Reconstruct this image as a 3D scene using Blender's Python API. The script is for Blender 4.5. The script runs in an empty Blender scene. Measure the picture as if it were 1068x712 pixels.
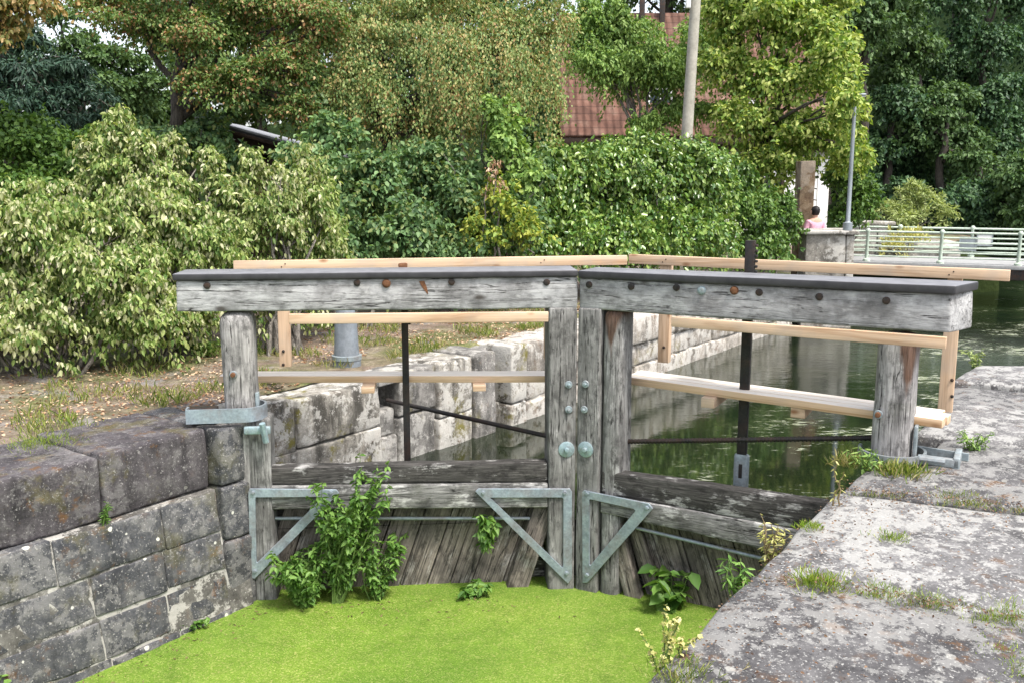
import bpy, math, random
import numpy as np
from mathutils import Vector, Matrix, noise as mnoise

# ------------------------------------------------------------------ set-up
C = bpy.context.scene.collection
R = math.radians
PITCH = R(9.7); EYE = 2.2
LOWER = -1.6          # duckweed level below the gate
UPPER = -1.0          # water level above the gate

def ray(x, y):
    a = (x-534)/1000; b = (356-y)/1000
    return a, math.cos(PITCH)+b*math.sin(PITCH), -math.sin(PITCH)+b*math.cos(PITCH)
def PZ(x, y, z=0.0):
    a, b, c = ray(x, y); t = (z-EYE)/c
    return Vector((a*t, b*t, z))
def PY(x, y, Y):
    a, b, c = ray(x, y); t = Y/b
    return Vector((a*t, Y, EYE+c*t))

# ------------------------------------------------------------------ objects
def link(o, parent=None):
    C.objects.link(o)
    if parent: o.parent = parent
    return o
def tag(o, label, cat, group=None):
    o['label'] = label; o['category'] = cat
    if group: o['group'] = group
    return o
def thing(name, label, cat, loc=(0, 0, 0), rz=0.0, group=None):
    o = bpy.data.objects.new(name, None); o.empty_display_size = .2
    link(o); o.location = loc; o.rotation_euler = (0, 0, rz)
    return tag(o, label, cat, group)
def kind(o, k):
    o['kind'] = k; return o

class MB:
    """collects shapes into one mesh"""
    def __init__(s): s.v = []; s.f = []
    def add(s, vs, fs, M=None):
        n = len(s.v)
        if M is not None: vs = [M @ Vector(v) for v in vs]
        s.v += [tuple(v) for v in vs]; s.f += [tuple(i+n for i in f) for f in fs]
    def rbox(s, x0, x1, y0, y1, z0, z1, r=.01, step=.15, amp=0.0, freq=3.0, M=None, seed=0, warp=None):
        """box with rounded edges, gridded, roughened by noise"""
        lo = (x0, y0, z0); hi = (x1, y1, z1)
        r = min(r, *( (hi[i]-lo[i])*.45 for i in range(3)))
        ts = []
        for i in range(3):
            L = hi[i]-lo[i]; inner = L-2*r
            k = max(1, int(round(inner/step)))
            k = min(k, 60)
            a = [0, r*.35] + [r+inner*j/k for j in range(k+1)] + [L-r*.35, L]
            ts.append([lo[i]+t for t in a])
        idx = {}; vs = []; fs = []
        def vid(p):
            key = (round(p[0], 5), round(p[1], 5), round(p[2], 5))
            if key in idx: return idx[key]
            q = Vector((min(max(p[i], lo[i]+r), hi[i]-r) for i in range(3)))
            d = Vector(p)-q
            if d.length > 1e-7: d = d.normalized()*r
            w = q+d
            if amp:
                nn = mnoise.noise_vector((w+Vector((seed*3.7, seed*1.3, seed*7.1)))*freq)
                w = w+nn*amp+mnoise.noise_vector((w+Vector((seed, 9, 4)))*freq*3.3)*amp*.35
            if warp: w = Vector(warp(w))
            idx[key] = len(vs); vs.append(w); return idx[key]
        for ax in range(3):
            b, c = (ax+1) % 3, (ax+2) % 3
            for side in (0, 1):
                val = (lo, hi)[side][ax]
                for i in range(len(ts[b])-1):
                    for j in range(len(ts[c])-1):
                        q = []
                        for (u, w) in ((i, j), (i+1, j), (i+1, j+1), (i, j+1)):
                            p = [0, 0, 0]; p[ax] = val; p[b] = ts[b][u]; p[c] = ts[c][w]
                            q.append(vid(p))
                        fs.append(tuple(q if side else q[::-1]))
        s.add(vs, fs, M)
    def tube(s, pts, rad, seg=8, cap=True, M=None):
        pts = [Vector(p) for p in pts]
        if not isinstance(rad, (list, tuple)): rad = [rad]*len(pts)
        vs = []; fs = []; up0 = None
        for i, p in enumerate(pts):
            d = (pts[min(i+1, len(pts)-1)]-pts[max(i-1, 0)]).normalized()
            if up0 is None:
                up0 = Vector((0, 0, 1)) if abs(d.z) < .9 else Vector((1, 0, 0))
            a = d.cross(up0).normalized(); b = a.cross(d).normalized(); up0 = b
            for k in range(seg):
                t = 2*math.pi*k/seg
                vs.append(p+(a*math.cos(t)+b*math.sin(t))*rad[i])
        for i in range(len(pts)-1):
            for k in range(seg):
                k2 = (k+1) % seg
                fs.append((i*seg+k, i*seg+k2, (i+1)*seg+k2, (i+1)*seg+k))
        if cap:
            fs.append(tuple(range(seg))[::-1]); fs.append(tuple((len(pts)-1)*seg+k for k in range(seg)))
        s.add(vs, fs, M)
    def lathe(s, prof, seg=16, M=None):
        vs = []; fs = []
        for r, z in prof:
            for k in range(seg):
                t = 2*math.pi*k/seg; vs.append((r*math.cos(t), r*math.sin(t), z))
        for i in range(len(prof)-1):
            for k in range(seg):
                k2 = (k+1) % seg
                fs.append((i*seg+k, i*seg+k2, (i+1)*seg+k2, (i+1)*seg+k))
        fs.append(tuple(range(seg))[::-1]); fs.append(tuple((len(prof)-1)*seg+k for k in range(seg)))
        s.add(vs, fs, M)
    def prism(s, poly, y0, y1, M=None):
        """polygon in x,z pulled from y0 (front) to y1"""
        n = len(poly)
        vs = [(x, y0, z) for x, z in poly]+[(x, y1, z) for x, z in poly]
        fs = [tuple(range(n)), tuple(range(2*n-1, n-1, -1))]
        for i in range(n):
            j = (i+1) % n; fs.append((i, i+n, j+n, j))
        s.add(vs, fs, M)
    def ring(s, outer, inner, y0, y1, M=None):
        n = len(outer)
        vs = [(x, y, z) for y in (y0, y1) for P in (outer, inner) for x, z in P]
        fs = []
        for i in range(n):
            j = (i+1) % n
            fs.append((i, j, n+j, n+i)); fs.append((2*n+j, 2*n+i, 3*n+i, 3*n+j))
            fs.append((i, 2*n+i, 2*n+j, j)); fs.append((n+j, 3*n+j, 3*n+i, n+i))
        s.add(vs, fs, M)
    def band(s, path, th, z0, z1, M=None):
        """flat bar following a path in x,y"""
        P = [Vector((p[0], p[1])) for p in path]; o = []
        for i, p in enumerate(P):
            d = (P[min(i+1, len(P)-1)]-P[max(i-1, 0)]).normalized(); o.append(p+Vector((d.y, -d.x))*th)
        n = len(P)
        vs = [(q[0], q[1], z) for z in (z0, z1) for L in (P, o) for q in L]; fs = []
        for i in range(n-1):
            fs += [(i, i+1, n+i+1, n+i), (2*n+i+1, 2*n+i, 3*n+i, 3*n+i+1), (i+1, i, 2*n+i, 2*n+i+1), (n+i, n+i+1, 3*n+i+1, 3*n+i)]
        fs += [(0, n, 3*n, 2*n), (n-1, 2*n-1+2*n-n, 4*n-1, 2*n-1)] if False else [(0, n, 3*n, 2*n), (2*n-1, n-1, 3*n-1, 4*n-1)]
        s.add(vs, fs, M)
    def build(s, name, mat, parent=None, smooth=40, bevel=0, loc=None, rot=None):
        me = bpy.data.meshes.new(name); me.from_pydata(s.v, [], s.f); me.update()
        if smooth:
            me.polygons.foreach_set('use_smooth', [True]*len(me.polygons)); me.set_sharp_from_angle(angle=R(smooth))
        o = bpy.data.objects.new(name, me); me.materials.append(mat); link(o, parent)
        if loc is not None: o.location = loc
        if rot is not None: o.rotation_euler = rot
        if bevel:
            b = o.modifiers.new('bevel', 'BEVEL'); b.width = bevel; b.segments = 2; b.limit_method = 'ANGLE'; b.angle_limit = R(50)
        return o

# ------------------------------------------------------------------ materials
class NT:
    def __init__(s, name):
        s.m = bpy.data.materials.new(name); s.m.use_nodes = True; s.t = s.m.node_tree
        s.b = s.t.nodes['Principled BSDF']; s.out = s.t.nodes['Material Output']
        s.b.inputs['Specular IOR Level'].default_value = .25
    def n(s, ty, ins=None, **pr):
        d = s.t.nodes.new('ShaderNode'+ty)
        for k, v in pr.items(): setattr(d, k, v)
        for k, v in (ins or {}).items(): s.set(d.inputs[k], v)
        return d
    def set(s, sock, v):
        if isinstance(v, bpy.types.NodeSocket): s.t.links.new(v, sock)
        else: sock.default_value = v
    def co(s, kindo='Object', rnd=True):
        c = s.n('TexCoord').outputs[kindo]
        if rnd:
            r = s.n('ObjectInfo').outputs['Random']
            k = s.n('VectorMath', {0: (31.7, 17.3, 23.9)}, operation='SCALE'); s.set(k.inputs['Scale'], r)
            return s.n('VectorMath', {0: c, 1: k.outputs[0]}, operation='ADD').outputs[0]
        return c
    def map(s, v, sc=(1, 1, 1), loc=(0, 0, 0), rot=(0, 0, 0)):
        return s.n('Mapping', {'Vector': v, 'Scale': sc, 'Location': loc, 'Rotation': rot}).outputs[0]
    def noise(s, v, scale, detail=5, rough=.55, dist=0.0):
        return s.n('TexNoise', {'Vector': v, 'Scale': scale, 'Detail': detail, 'Roughness': rough, 'Distortion': dist}).outputs['Fac']
    def vor(s, v, scale, feature='F1', out='Distance', rnd=1.0):
        return s.n('TexVoronoi', {'Vector': v, 'Scale': scale, 'Randomness': rnd}, feature=feature).outputs[out]
    def ramp(s, f, stops, interp='LINEAR'):
        d = s.n('ValToRGB', {'Fac': f}); e = d.color_ramp; e.interpolation = interp
        while len(e.elements) < len(stops): e.elements.new(.5)
        for el, (p, c) in zip(e.elements, stops):
            el.position = p
            if isinstance(c, (int, float)): c = (c, c, c)
            el.color = (*c, 1)
        return d.outputs['Color']
    def mix(s, f, a, b, blend='MIX'):
        d = s.n('Mix', data_type='RGBA', blend_type=blend)
        s.set(d.inputs[0], f)
        for i, c in ((6, a), (7, b)):
            if isinstance(c, (int, float)): c = (c, c, c)
            if isinstance(c, tuple) and len(c) == 3: c = (*c, 1)
            s.set(d.inputs[i], c)
        return d.outputs[2]
    def math(s, op, a, b=0.0):
        return s.n('Math', {0: a, 1: b}, operation=op).outputs[0]
    def sep(s, v):
        return s.n('SeparateXYZ', {0: v}).outputs
    def bump(s, h, strength=.5, dist=.01, prev=None):
        d = s.n('Bump', {'Height': h, 'Strength': strength, 'Distance': dist})
        if prev is not None: s.set(d.inputs['Normal'], prev)
        return d.outputs[0]
    def done(s, col, rough=.8, normal=None, metal=0.0, spec=None):
        s.set(s.b.inputs['Base Color'], col if not (isinstance(col, tuple) and len(col) == 3) else (*col, 1))
        s.set(s.b.inputs['Roughness'], rough); s.set(s.b.inputs['Metallic'], metal)
        if spec is not None: s.b.inputs['Specular IOR Level'].default_value = spec
        if normal is not None: s.set(s.b.inputs['Normal'], normal)
        return s.m

def grain(axis, along, across):
    return tuple(along if a == axis else across for a in 'xyz')

def old_wood(name, axis, lo=.07, mid=.24, hi=.42, dark=.5, white=.35, rot_patch=None, green=0.0, tint=(1.0, .98, .95), iso=1.0):
    s = NT(name); c = s.co()
    t = lambda v: tuple(v*k for k in tint)
    wv = s.noise(s.map(c, grain(axis, .9, 2.5)), 2.0, 3)
    cw = s.n('VectorMath', {0: c, 1: s.n('VectorMath', {0: (.05, .05, .05)}, operation='SCALE').outputs[0]}, operation='ADD')
    fine = s.noise(s.map(c, grain(axis, 1.3*iso, 38/iso**.5)), 2.2, 9, .68, .25)
    med = s.noise(s.map(c, grain(axis, .7*iso, 9/iso**.5)), 2.0, 6, .6, .4)
    patch = s.noise(c, 2.6, 6, .62)
    patch2 = s.noise(s.map(c, grain(axis, .8, 1.6), (5, 3, 2)), 4.2, 7, .7)
    col = s.ramp(fine, [(.28, t(lo)), (.46, t(mid)), (.66, t(hi))])
    col = s.mix(.55, col, s.ramp(med, [(.32, .38), (.5, .95), (.68, 1.25)]), 'MULTIPLY')
    blot = s.noise(s.map(c, grain(axis, .8, 1.3), (8, 8, 1)), 9, 7, .7)
    col = s.mix(s.ramp(blot, [(.50, 0.0), (.64, .78)]), col, tuple(v*lo*.6 for v in tint))
    col = s.mix(s.ramp(patch, [(.46, 0.0), (.66, dark)]), col, (.045, .042, .04))
    wf = s.math('MULTIPLY', s.ramp(patch2, [(.55, 0.0), (.63, 1.0)]), s.ramp(fine, [(.38, 0.0), (.52, white)]))
    col = s.mix(wf, col, (.66, .65, .63))
    if green: col = s.mix(s.ramp(s.noise(c, 5, 5), [(.5, 0.0), (.7, green)]), col, (.10, .12, .04))
    # black checks along the grain and knots
    chk = s.noise(s.map(c, grain(axis, .45, 11), (2, 7, 4)), 1.7, 4, .5, .3)
    cm = s.ramp(chk, [(.485, 0.0), (.497, 1.0), (.503, 1.0), (.515, 0.0)])
    cm = s.math('MULTIPLY', cm, s.ramp(patch2, [(.42, 0.0), (.5, 1.0)]))
    col = s.mix(cm, col, (.02, .019, .018))
    kn = s.vor(s.map(c, grain(axis, 1.0, 2.2), (1, 2, 3)), 1.9)
    col = s.mix(s.ramp(kn, [(.05, .85), (.13, 0.0)]), col, (.05, .042, .035))
    if rot_patch:   # (x centre, half width, z top, z length) in the thing's own space
        cx, hw, zt, zl = rot_patch
        o = s.sep(s.co(rnd=False))
        ax = s.math('ABSOLUTE', s.math('SUBTRACT', o[0], cx))
        wob = s.math('MULTIPLY', s.math('SUBTRACT', s.noise(s.map(c, (3, 3, .8)), 3, 4), .5), .12)
        dn = s.math('DIVIDE', s.math('SUBTRACT', zt, o[2]), zl)
        lim = s.math('MULTIPLY', s.math('SUBTRACT', 1.0, dn), hw)
        f = s.math('MULTIPLY', s.math('SUBTRACT', s.math('ADD', lim, wob), ax), 28)
        f = s.math('MINIMUM', s.math('MAXIMUM', f, 0), .9)
        col = s.mix(f, col, s.ramp(fine, [(.3, (.02, .012, .008)), (.6, (.13, .07, .045))]))
    h = s.math('SUBTRACT', s.math('ADD', fine, s.math('MULTIPLY', med, .8)), s.math('MULTIPLY', cm, 1.2))
    return s.done(col, s.ramp(fine, [(.3, .95), (.7, .75)]), s.bump(h, .55, .012))

def new_wood(name, axis, c1=(.44, .25, .12), c2=(.68, .47, .29), grey=.1, sunlit_top=0.0):
    s = NT(name); c = s.co()
    fine = s.noise(s.map(c, grain(axis, .8, 30)), 2.0, 6, .6, .3)
    med = s.noise(s.map(c, grain(axis, .4, 6)), 2.2, 4, .55, .8)
    col = s.ramp(med, [(.3, c1), (.5, c2), (.7, tuple(v*1.08 for v in c2))])
    col = s.mix(.45, col, s.ramp(fine, [(.3, .55), (.55, 1.0), (.75, 1.1)]), 'MULTIPLY')
    kn = s.vor(s.map(c, grain(axis, 1.0, 2.0), (1, 2, 3)), 2.3)
    col = s.mix(s.ramp(kn, [(.045, .85), (.09, .5), (.14, 0.0)]), col, (.20, .085, .03))
    col = s.mix(s.ramp(s.noise(c, 3.2, 5), [(.5, 0.0), (.72, grey*3)]), col, (.33, .30, .27))
    if sunlit_top:  # upward faces painted paler, imitating sunlight on top of the boards
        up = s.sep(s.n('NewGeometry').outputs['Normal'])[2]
        col = s.mix(s.math('MULTIPLY', s.ramp(up, [(.75, 0.0), (.95, sunlit_top)]), s.ramp(fine, [(.3, .7), (.6, 1.0)])), col, (.74, .70, .64))
    return s.done(col, .72, s.bump(fine, .25, .006))

def stone(name, c_dark, c_mid, c_lite, lichen=.5, lscale=5.0, brown=.4, dots=0.0, moss=0.0, stain=.5, vert=False, bumpd=.02, scale=1.0, rough=.88, big=1.0, lcol=(.56, .54, .50), fth=.63):
    s = NT(name); c = s.map(s.co(), (scale,)*3)

    mid = s.noise(c, 5.5, 8, .65)
    fin = s.noise(c, 38, 6, .7)
    col = s.ramp(mid, [(.3, c_dark), (.5, c_mid), (.7, c_lite)])
    col = s.mix(.6, col, s.ramp(fin, [(.3, .5), (.5, 1.0), (.7, 1.35)]), 'MULTIPLY')
    st = s.noise(s.map(c, (2.2, 2.2, .5) if vert else (1, 1, 1), (4, 1, 6)), 2.3, 6, .65)
    col = s.mix(s.ramp(st, [(.48, 0.0), (.62, stain)]), col, tuple(v*.38 for v in c_dark))
    if brown:
        bn = s.noise(s.map(c, (1, 1, 1), (7, 2, 9)), 6.5, 9, .72)
        bb = s.math('MULTIPLY', s.ramp(bn, [(.55, 0.0), (.62, 1.0)]), s.ramp(s.noise(s.map(c, (1, 1, 1), (1, 8, 3)), 1.1, 3), [(.45, 0.0), (.6, brown)]))
        col = s.mix(bb, col, (.115, .062, .03))
    if moss:
        mn = s.noise(s.map(c, (1, 1, 1), (3, 3, 1)), 2.2, 8, .7)
        col = s.mix(s.ramp(mn, [(.56, 0.0), (.64, moss)]), col, (.16, .14, .025))
    if lichen:
        ln = s.noise(c, lscale, 10, .74, .2)
        reg = s.noise(s.map(c, (1, 1, 1), (2, 6, 2)), .9, 4, .6)
        lf = s.math('ADD', ln, s.math('MULTIPLY', s.math('SUBTRACT', reg, .5), .55))
        col = s.mix(s.ramp(lf, [(.5, 0.0), (.55, lichen*big)]), col, lcol)
        fl = s.noise(s.map(c, (1, 1, 1), (9, 9, 9)), lscale*6.5, 4, .6)
        col = s.mix(s.ramp(fl, [(fth, 0.0), (fth+.06, lichen)]), col, tuple(v*1.1 for v in lcol))
    if dots:
        v = s.n('TexVoronoi', {'Vector': c, 'Scale': 7.5, 'Randomness': 1.0}, feature='F1')
        rr = s.sep(v.outputs['Color'])[0]
        edge = s.math('SUBTRACT', s.math('MULTIPLY', s.math('SUBTRACT', rr, .66), .62), v.outputs['Distance'])
        wob = s.math('MULTIPLY', s.math('SUBTRACT', s.noise(c, 30, 3), .5), .1)
        col = s.mix(s.ramp(s.math('ADD', edge, wob), [(.0, 0.0), (.02, dots)]), col, (.50, .49, .44))
    h = s.math('ADD', s.math('MULTIPLY', mid, 1.0), s.math('MULTIPLY', fin, .45))
    return s.done(col, rough, s.bump(h, .7, bumpd))

def leaf_mat(name, cols, clump=.45, trans=.30, rough=.5, alt=None, alt_amt=.3, spec=.3):
    """cols: dark..light leaf colours; alt: second colour set that comes in patches"""
    s = NT(name); t = s.t
    cols = [tuple(min(.75, v*1.32) for v in c) for c in cols]
    rnd = s.n('NewGeometry').outputs['Random Per Island']
    k = len(cols)
    col = s.ramp(rnd, [((i+.3)/(k+.2), c) for i, c in enumerate(cols)])
    co = s.co()
    cl = s.noise(co, .9, 3)
    col = s.mix(clump, col, s.ramp(cl, [(.32, .62), (.5, 1.0), (.68, 1.3)]), 'MULTIPLY')
    if alt:
        pm = s.noise(s.map(co, (1, 1, 1), (4, 4, 4)), 1.1, 4)
        r2 = s.math('FRACT', s.math('MULTIPLY', rnd, 17.31))
        thr = s.math('MULTIPLY', s.ramp(pm, [(.35, .12), (.65, 1.0)]), alt_amt)
        f = s.math('LESS_THAN', r2, thr)
        col = s.mix(f, col, s.ramp(rnd, [((i+.3)/(len(alt)+.2), c) for i, c in enumerate(alt)]))
    s.done(col, rough, spec=spec)
    tr = s.n('BsdfTranslucent'); s.set(tr.inputs['Color'], s.mix(1.0, col, (1.25, 1.25, .55), 'MULTIPLY'))
    mx = s.n('MixShader', {0: trans}); t.links.new(s.b.outputs[0], mx.inputs[1]); t.links.new(tr.outputs[0], mx.inputs[2])
    t.links.new(mx.outputs[0], s.out.inputs['Surface'])
    return s.m

def plain(name, c, rough=.6, metal=0.0, var=.3, scale=8, bumpd=.003, rust=0.0, rustcol=(.20, .075, .03)):
    s = NT(name); co = s.co(); n = s.noise(co, scale, 7, .65); n2 = s.noise(co, scale*5, 5, .6)
    col = s.mix(var, c, s.ramp(n, [(.3, .35), (.5, 1.0), (.7, 1.5)]), 'MULTIPLY')
    col = s.mix(var, col, s.ramp(n2, [(.3, .5), (.55, 1.0), (.75, 1.4)]), 'MULTIPLY')
    if rust: col = s.mix(s.ramp(s.noise(co, scale*.6, 8, .7), [(.45, 0.0), (.62, rust)]), col, rustcol)
    return s.done(col, s.ramp(n, [(.3, min(1, rough+.12)), (.7, max(.1, rough-.12))]), s.bump(n2, .3, bumpd), metal)

M = {}
M['beam'] = old_wood('weathered_beam', 'x', .27, .36, .44, .62, .25, tint=(1, 1, 1.0), iso=3.2)
M['rail'] = old_wood('weathered_rail', 'x', .06, .17, .34, .75, .6, green=.12, iso=1.8)
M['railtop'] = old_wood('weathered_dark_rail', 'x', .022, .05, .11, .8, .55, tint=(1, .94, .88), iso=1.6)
M['postz'] = old_wood('weathered_post', 'z', .10, .185, .27, .55, .22, tint=(1, .98, .94), iso=1.8)
M['postwarm'] = old_wood('weathered_round_post', 'z', .13, .29, .44, .5, .4, tint=(1, .96, .93), iso=1.6)
M['plank'] = old_wood('weathered_boards', 'z', .05, .14, .25, .6, .25, tint=(1.12, .97, .84))
M['new'] = new_wood('new_softwood', 'x', (.38, .23, .13), (.57, .41, .28), .15)
M['newz'] = new_wood('new_softwood_upright', 'z', (.38, .23, .13), (.57, .41, .28))
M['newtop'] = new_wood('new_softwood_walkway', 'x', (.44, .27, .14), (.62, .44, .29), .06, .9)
def cap_mat():
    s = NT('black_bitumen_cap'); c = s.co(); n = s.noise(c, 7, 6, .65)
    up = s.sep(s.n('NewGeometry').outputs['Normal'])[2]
    f = s.math('MULTIPLY', s.ramp(up, [(.75, 0.0), (.95, 1.0)]), s.ramp(n, [(.3, .6), (.6, 1.0)]))  # upward side greyed in the colour, standing in for reflected sky
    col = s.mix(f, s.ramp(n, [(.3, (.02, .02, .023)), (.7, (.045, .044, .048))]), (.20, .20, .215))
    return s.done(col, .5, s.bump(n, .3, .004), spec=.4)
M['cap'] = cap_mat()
M['galv'] = plain('galvanised_steel', (.28, .335, .38), .46, .35, .45, 9, rust=.22)
M['galvd'] = plain('dull_galvanised', (.28, .33, .35), .55, .3, .45, 7, rust=.25)
M['iron'] = plain('black_iron', (.028, .027, .027), .5, .3, .5, 12, rust=.45, rustcol=(.07, .04, .028))
M['bolt'] = plain('dark_bolt_iron', (.035, .032, .03), .55, .3, .5, 20, rust=.5, rustcol=(.09, .04, .02))
M['rust'] = plain('rusty_iron', (.15, .07, .035), .85, 0, .6, 16)
M['boltg'] = plain('blue_galvanised_bolt', (.30, .40, .43), .5, .4, .4, 20, rust=.3)
M['wallstone'] = stone('lock_wall_stone', (.034, .036, .042), (.070, .071, .077), (.135, .132, .128), .62, 8.5, .85, 1.0, .22, .55, True, .025, big=.42, lcol=(.36, .345, .33), fth=.60)
M['copestone'] = stone('dark_coping_stone', (.040, .036, .040), (.074, .066, .071), (.13, .12, .122), .5, 9.0, .9, 0.3, .3, .55, True, .03, big=.35, lcol=(.36, .345, .335), fth=.60)
M['mortar'] = stone('pale_mortar', (.055, .052, .048), (.105, .099, .09), (.19, .18, .165), .5, 8, .8)
M['recess'] = stone('pale_recess_stone', (.14, .13, .112), (.29, .27, .238), (.46, .435, .385), .7, 5, .85, 0, .9, .9, True, .03)
M['recessd'] = stone('dark_recess_stone', (.10, .095, .09), (.21, .20, .185), (.36, .34, .32), .5, 6, .6, 0, .4, .6, True, .03)
M['upwall'] = stone('upstream_wall_stone', (.15, .134, .115), (.32, .29, .255), (.49, .455, .41), .55, 6, .8, 0, .4, .5, True)
M['slab'] = stone('quay_slab', (.047, .045, .047), (.088, .085, .087), (.145, .14, .141), .8, 9, .95, .3, .0, .4, False, .014, big=.62, lcol=(.32, .315, .30), fth=.585)
M['slabw'] = stone('pale_quay_slab', (.078, .075, .076), (.14, .136, .137), (.21, .204, .203), .85, 7.5, .7, .25, .0, .35, False, .014, big=.9, lcol=(.345, .34, .325), fth=.57)
M['pier'] = stone('pier_stone', (.13, .12, .105), (.27, .25, .22), (.42, .40, .36), .6, 2.2, .5, 0, 0, .7)
M['pierbrown'] = stone('brown_pillar_stone', (.08, .05, .032), (.15, .105, .065), (.23, .175, .12), .15, 3, .5, 0, 0, .5)
M['bark'] = old_wood('bark', 'z', .02, .06, .12, .3, .0, tint=(1, .85, .7))
M['barkl'] = old_wood('pale_bark', 'z', .07, .16, .26, .3, .1, tint=(1, .9, .78))
M['stem'] = plain('green_stem', (.10, .16, .04), .6)
M['drystem'] = plain('dry_stem', (.20, .15, .08), .7)
M['plaster'] = plain('white_plaster', (.72, .71, .69), .85, 0, .15, 3)
M['darkwood'] = plain('dark_stained_boards', (.035, .022, .016), .7, 0, .4, 5)
M['glass'] = plain('dark_window_glass', (.03, .04, .05), .12, 0, .1, 3)
M['whitepaint'] = plain('white_paint', (.68, .68, .66), .5, 0, .15, 5)
M['greenpaint'] = plain('pale_green_paint', (.48, .56, .47), .5, 0, .25, 6, rust=.1)
M['asphalt'] = plain('bridge_deck', (.30, .30, .30), .9, 0, .3, 4)
M['concrete'] = plain('pole_concrete', (.36, .34, .29), .85, 0, .3, 4)
M['lampgrey'] = plain('lamp_grey_paint', (.24, .265, .285), .45, .3, .2, 6)
M['bollard'] = plain('grey_painted_iron', (.17, .19, .21), .5, .2, .35, 5)
M['zinc'] = plain('zinc_roof', (.24, .25, .27), .5, .5, .35, 4)
M['skin'] = plain('skin', (.50, .30, .22), .6, 0, .05, 5)
M['pink'] = plain('pink_cotton', (.62, .33, .42), .85, 0, .2, 20)
M['hair'] = plain('black_hair', (.012, .010, .010), .5, 0, .2, 30)
M['jeans'] = plain('blue_denim', (.06, .08, .14), .9, 0, .2, 20)

def roof_tiles():
    s = NT('red_roof_tiles'); c = s.co('Object', False)
    wx = s.n('TexWave', {'Vector': c, 'Scale': 1.3, 'Distortion': .4}, wave_type='BANDS', bands_direction='X').outputs['Fac']
    wy = s.n('TexWave', {'Vector': c, 'Scale': .95, 'Distortion': .3}, wave_type='BANDS', bands_direction='Y', wave_profile='SAW').outputs['Fac']
    n = s.noise(c, 1.3, 7, .65); v = s.sep(s.vor(s.map(c, (4.2, 3.0, .01)), 1.0, out='Color'))[0]
    col = s.ramp(n, [(.3, (.075, .038, .028)), (.5, (.13, .066, .048)), (.7, (.20, .13, .10))])
    col = s.mix(.6, col, s.ramp(v, [(.0, .6), (1.0, 1.4)]), 'MULTIPLY')
    col = s.mix(.75, col, s.ramp(wy, [(.0, .35), (.2, 1.0), (1.0, 1.1)]), 'MULTIPLY')
    h = s.math('ADD', s.math('MULTIPLY', wx, .6), wy)
    return s.done(col, .85, s.bump(h, 1.0, .07))
M['tiles'] = roof_tiles()

def ground_mat():
    s = NT('bank_earth'); c = s.co('Object', False)
    a = s.noise(c, .55, 5, .6); b = s.noise(c, 3.0, 8, .7); d = s.noise(c, 26, 6, .7)
    earth = s.ramp(b, [(.3, (.10, .075, .055)), (.5, (.20, .15, .115)), (.7, (.32, .27, .22))])
    grass = s.ramp(b, [(.3, (.05, .075, .02)), (.5, (.12, .14, .045)), (.7, (.26, .23, .10))])
    col = s.mix(s.ramp(a, [(.45, 0.0), (.6, .9)]), earth, grass)
    col = s.mix(s.ramp(s.noise(c, 1.7, 6, .7), [(.55, 0.0), (.65, .8)]), col, (.24, .225, .22))
    col = s.mix(.7, col, s.ramp(d, [(.3, .4), (.5, 1.0), (.7, 1.5)]), 'MULTIPLY')
    return s.done(col, .95, s.bump(s.math('ADD', b, d), .9, .04))
M['ground'] = ground_mat()
def hill_mat():
    s = NT('forest_floor'); c = s.co('Object', False); a = s.noise(c, .3, 8, .7)
    return s.done(s.ramp(a, [(.3, (.008, .013, .006)), (.6, (.018, .03, .012)), (.8, (.035, .042, .02))]), .95, s.bump(a, 1, .5), spec=0.0)
M['hill'] = hill_mat()

def spit_mat():
    s = NT('rough_grass'); c = s.co('Object', False); a = s.noise(c, 1.3, 8, .7)
    return s.done(s.ramp(a, [(.3, (.012, .02, .008)), (.6, (.03, .042, .015)), (.8, (.06, .06, .035))]), .95, s.bump(a, 1, .1), spec=0.0)
M['spit'] = spit_mat()
def duckweed():
    s = NT('duckweed_fronds'); c = s.co('Object', False)
    v = s.n('TexVoronoi', {'Vector': c, 'Scale': 95.0, 'Randomness': 1.0}, feature='F1')
    rr = s.sep(v.outputs['Color'])[0]
    big = s.noise(c, .9, 5, .6, .3); mid = s.noise(s.map(c, (1, 1.0, 1)), 6, 7, .7); fin = s.noise(c, 55, 4, .7)
    col = s.ramp(rr, [(.0, (.100, .180, .014)), (.45, (.128, .216, .022)), (.8, (.162, .246, .036)), (.97, (.26, .30, .08))])
    col = s.mix(.8, col, s.ramp(big, [(.3, (.62, .72, .6)), (.5, (1.0, 1.0, 1.0)), (.7, (1.28, 1.15, 1.3))]), 'MULTIPLY')
    col = s.mix(.6, col, s.ramp(mid, [(.3, .68), (.5, 1.0), (.7, 1.18)]), 'MULTIPLY')
    col = s.mix(.32, col, s.ramp(fin, [(.32, .5), (.5, 1.0), (.68, 1.3)]), 'MULTIPLY')
    gap = s.ramp(s.math('ADD', s.noise(s.map(c, (1, 2.2, 1)), 3.1, 8, .72), s.math('MULTIPLY', fin, .06)), [(.31, .9), (.33, 0.0)])
    col = s.mix(gap, col, (.012, .02, .008))
    h = s.math('SUBTRACT', s.math('MULTIPLY', rr, .5), v.outputs['Distance'])
    return s.done(col, .6, s.bump(h, .8, .006), spec=.3)
M['duck'] = duckweed()

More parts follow.
